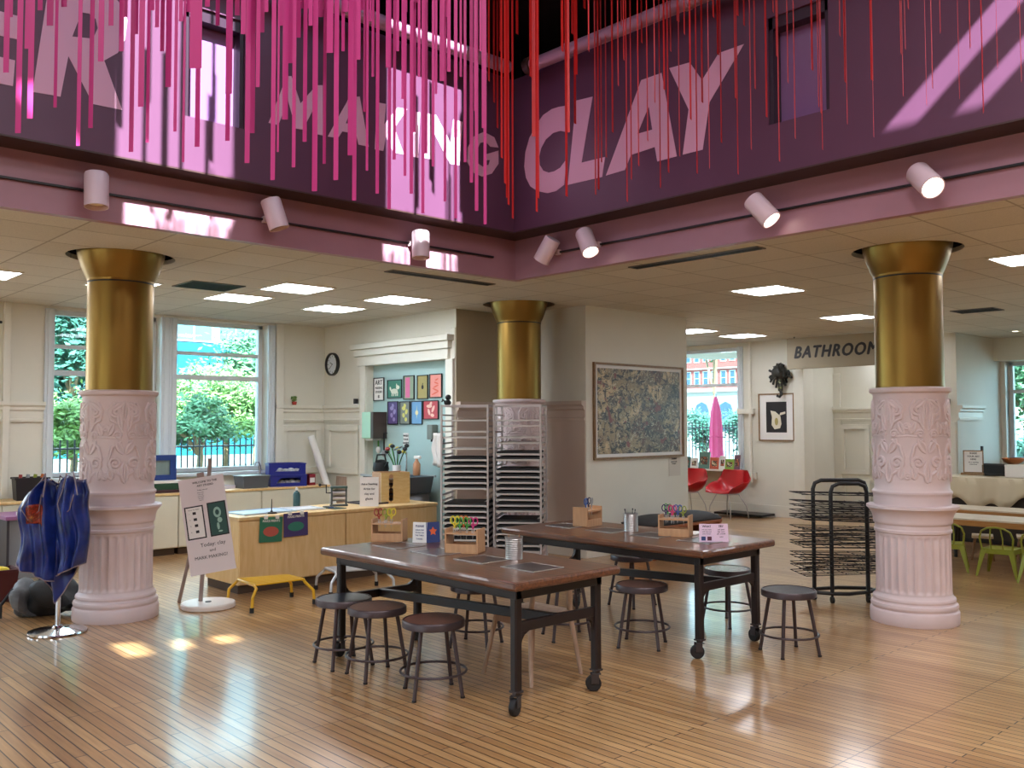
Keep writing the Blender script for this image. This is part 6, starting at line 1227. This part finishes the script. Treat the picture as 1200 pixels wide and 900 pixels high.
for i in range(6):
    y = -9.5+4*i; MB().prism([(-1.2, .8), (1.2, .8), (1.2, 3.6), (.85, 4.5), (0, 4.9), (-.85, 4.5), (-1.2, 3.6)], (-.36, y, 0), (0, 1, 0), (0, 0, 1), (.1, 0, 0)).make('arched_window', mat('dark_pane', '#4d6f88'), t, smooth=False)
t = thing('closed_parasol', 'closed pink parasol standing outside the end window', 'parasol', (19.6, 13.42, -.25)); MB().lathe([(.02, .9), (.17, .95), (.16, 1.3), (.145, 1.8), (.12, 2.2), (.07, 2.45), (.03, 2.6), (0, 2.62)], 24, rfun=lambda r, z, a: r*(1+.12*math.cos(8*a)), cap=False).make('folded_canopy', mat('pink_canvas', '#c8305f', .6), t); MB().cyl((0, 0, 0), (0, 0, 2.7), .022, n=10).make('pole', M_steel, t); MB().cyl((0, 0, 0), (0, 0, .08), .28, n=24).make('foot', M_dark, t); MB().tube([(.165*math.cos(a*PI/8), .165*math.sin(a*PI/8), 1.6) for a in range(16)], .012, 6, closed=True).make('tie_strap', mat('pink_canvas', '#e0537f'), t)
def fence(label, P0, P1, h, n):
    P0, P1 = Vector(P0), Vector(P1); t = thing('iron_fence', label, 'fence', P0); d = P1-P0; b = MB()
    for z in (.12, h-.14): b.cyl(Vector((0, 0, z)), d+Vector((0, 0, z)), .016, n=8)
    b.make('rails', M_black, t); g = MB()
    for i in range(n): p = d*(i/(n-1)); g.cyl(p, p+Vector((0, 0, h)), .014, n=6)
    g.make('pickets', M_black, t); return t
fence('black iron fence outside the windows of the left wall', (2.5, 15.4, .5), (11.5, 15.4, .5), .95, 84); fence('black iron fence on the street outside the end window', (20.8, 11.0, -.25), (20.8, 17.5, -.25), 1.95, 56); fence('dark fence outside the far right window', (20.5, 3, -.25), (20.5, 9.5, -.25), 1.3, 48)

# ------------------------------------------------------------------ light
w = bpy.data.worlds.new('sky'); SC.world = w; w.use_nodes = True; nt = w.node_tree; bg = nt.nodes['Background']
sky = nt.nodes.new('ShaderNodeTexSky'); sky.sky_type = 'NISHITA'; sky.sun_disc = False; sky.sun_elevation = R(40); sky.sun_rotation = R(20); sky.air_density = 1.0; sky.dust_density = 1.5
hs = nt.nodes.new('ShaderNodeMix'); hs.data_type = 'RGBA'; hs.inputs[0].default_value = .45; hs.inputs['B'].default_value = (4, 5.6, 6.4, 1)
nt.links.new(sky.outputs['Color'], hs.inputs['A']); nt.links.new(hs.outputs['Result'], bg.inputs['Color']); bg.inputs['Strength'].default_value = 1.1
sd = bpy.data.lights.new('sun', 'SUN'); so = bpy.data.objects.new('sun', sd); C.objects.link(so); sd.energy = 30.; sd.angle = R(.7); sd.color = (.88, .96, 1); so.rotation_euler = (-SUN).to_track_quat('Z', 'Y').to_euler()
# unseen area lights added under the roof to brighten the atrium
for x, y in [(-3, -3), (2, -3), (-3, 2), (2, 1.2), (4.6, -1.5)]:
    ld = bpy.data.lights.new('atrium_fill_light', 'AREA'); lo = bpy.data.objects.new('atrium_fill_light', ld); C.objects.link(lo); ld.shape = 'SQUARE'; ld.size = 1.2; ld.energy = 135; ld.color = (1, .96, .98); lo.location = (x, y, ROOF-.06)
cy = SC.cycles
cy.use_denoising = True; cy.max_bounces = 8; cy.diffuse_bounces = 5; cy.glossy_bounces = 4; cy.transparent_max_bounces = 16; cy.sample_clamp_indirect = 6; cy.caustics_reflective = False; cy.caustics_refractive = False
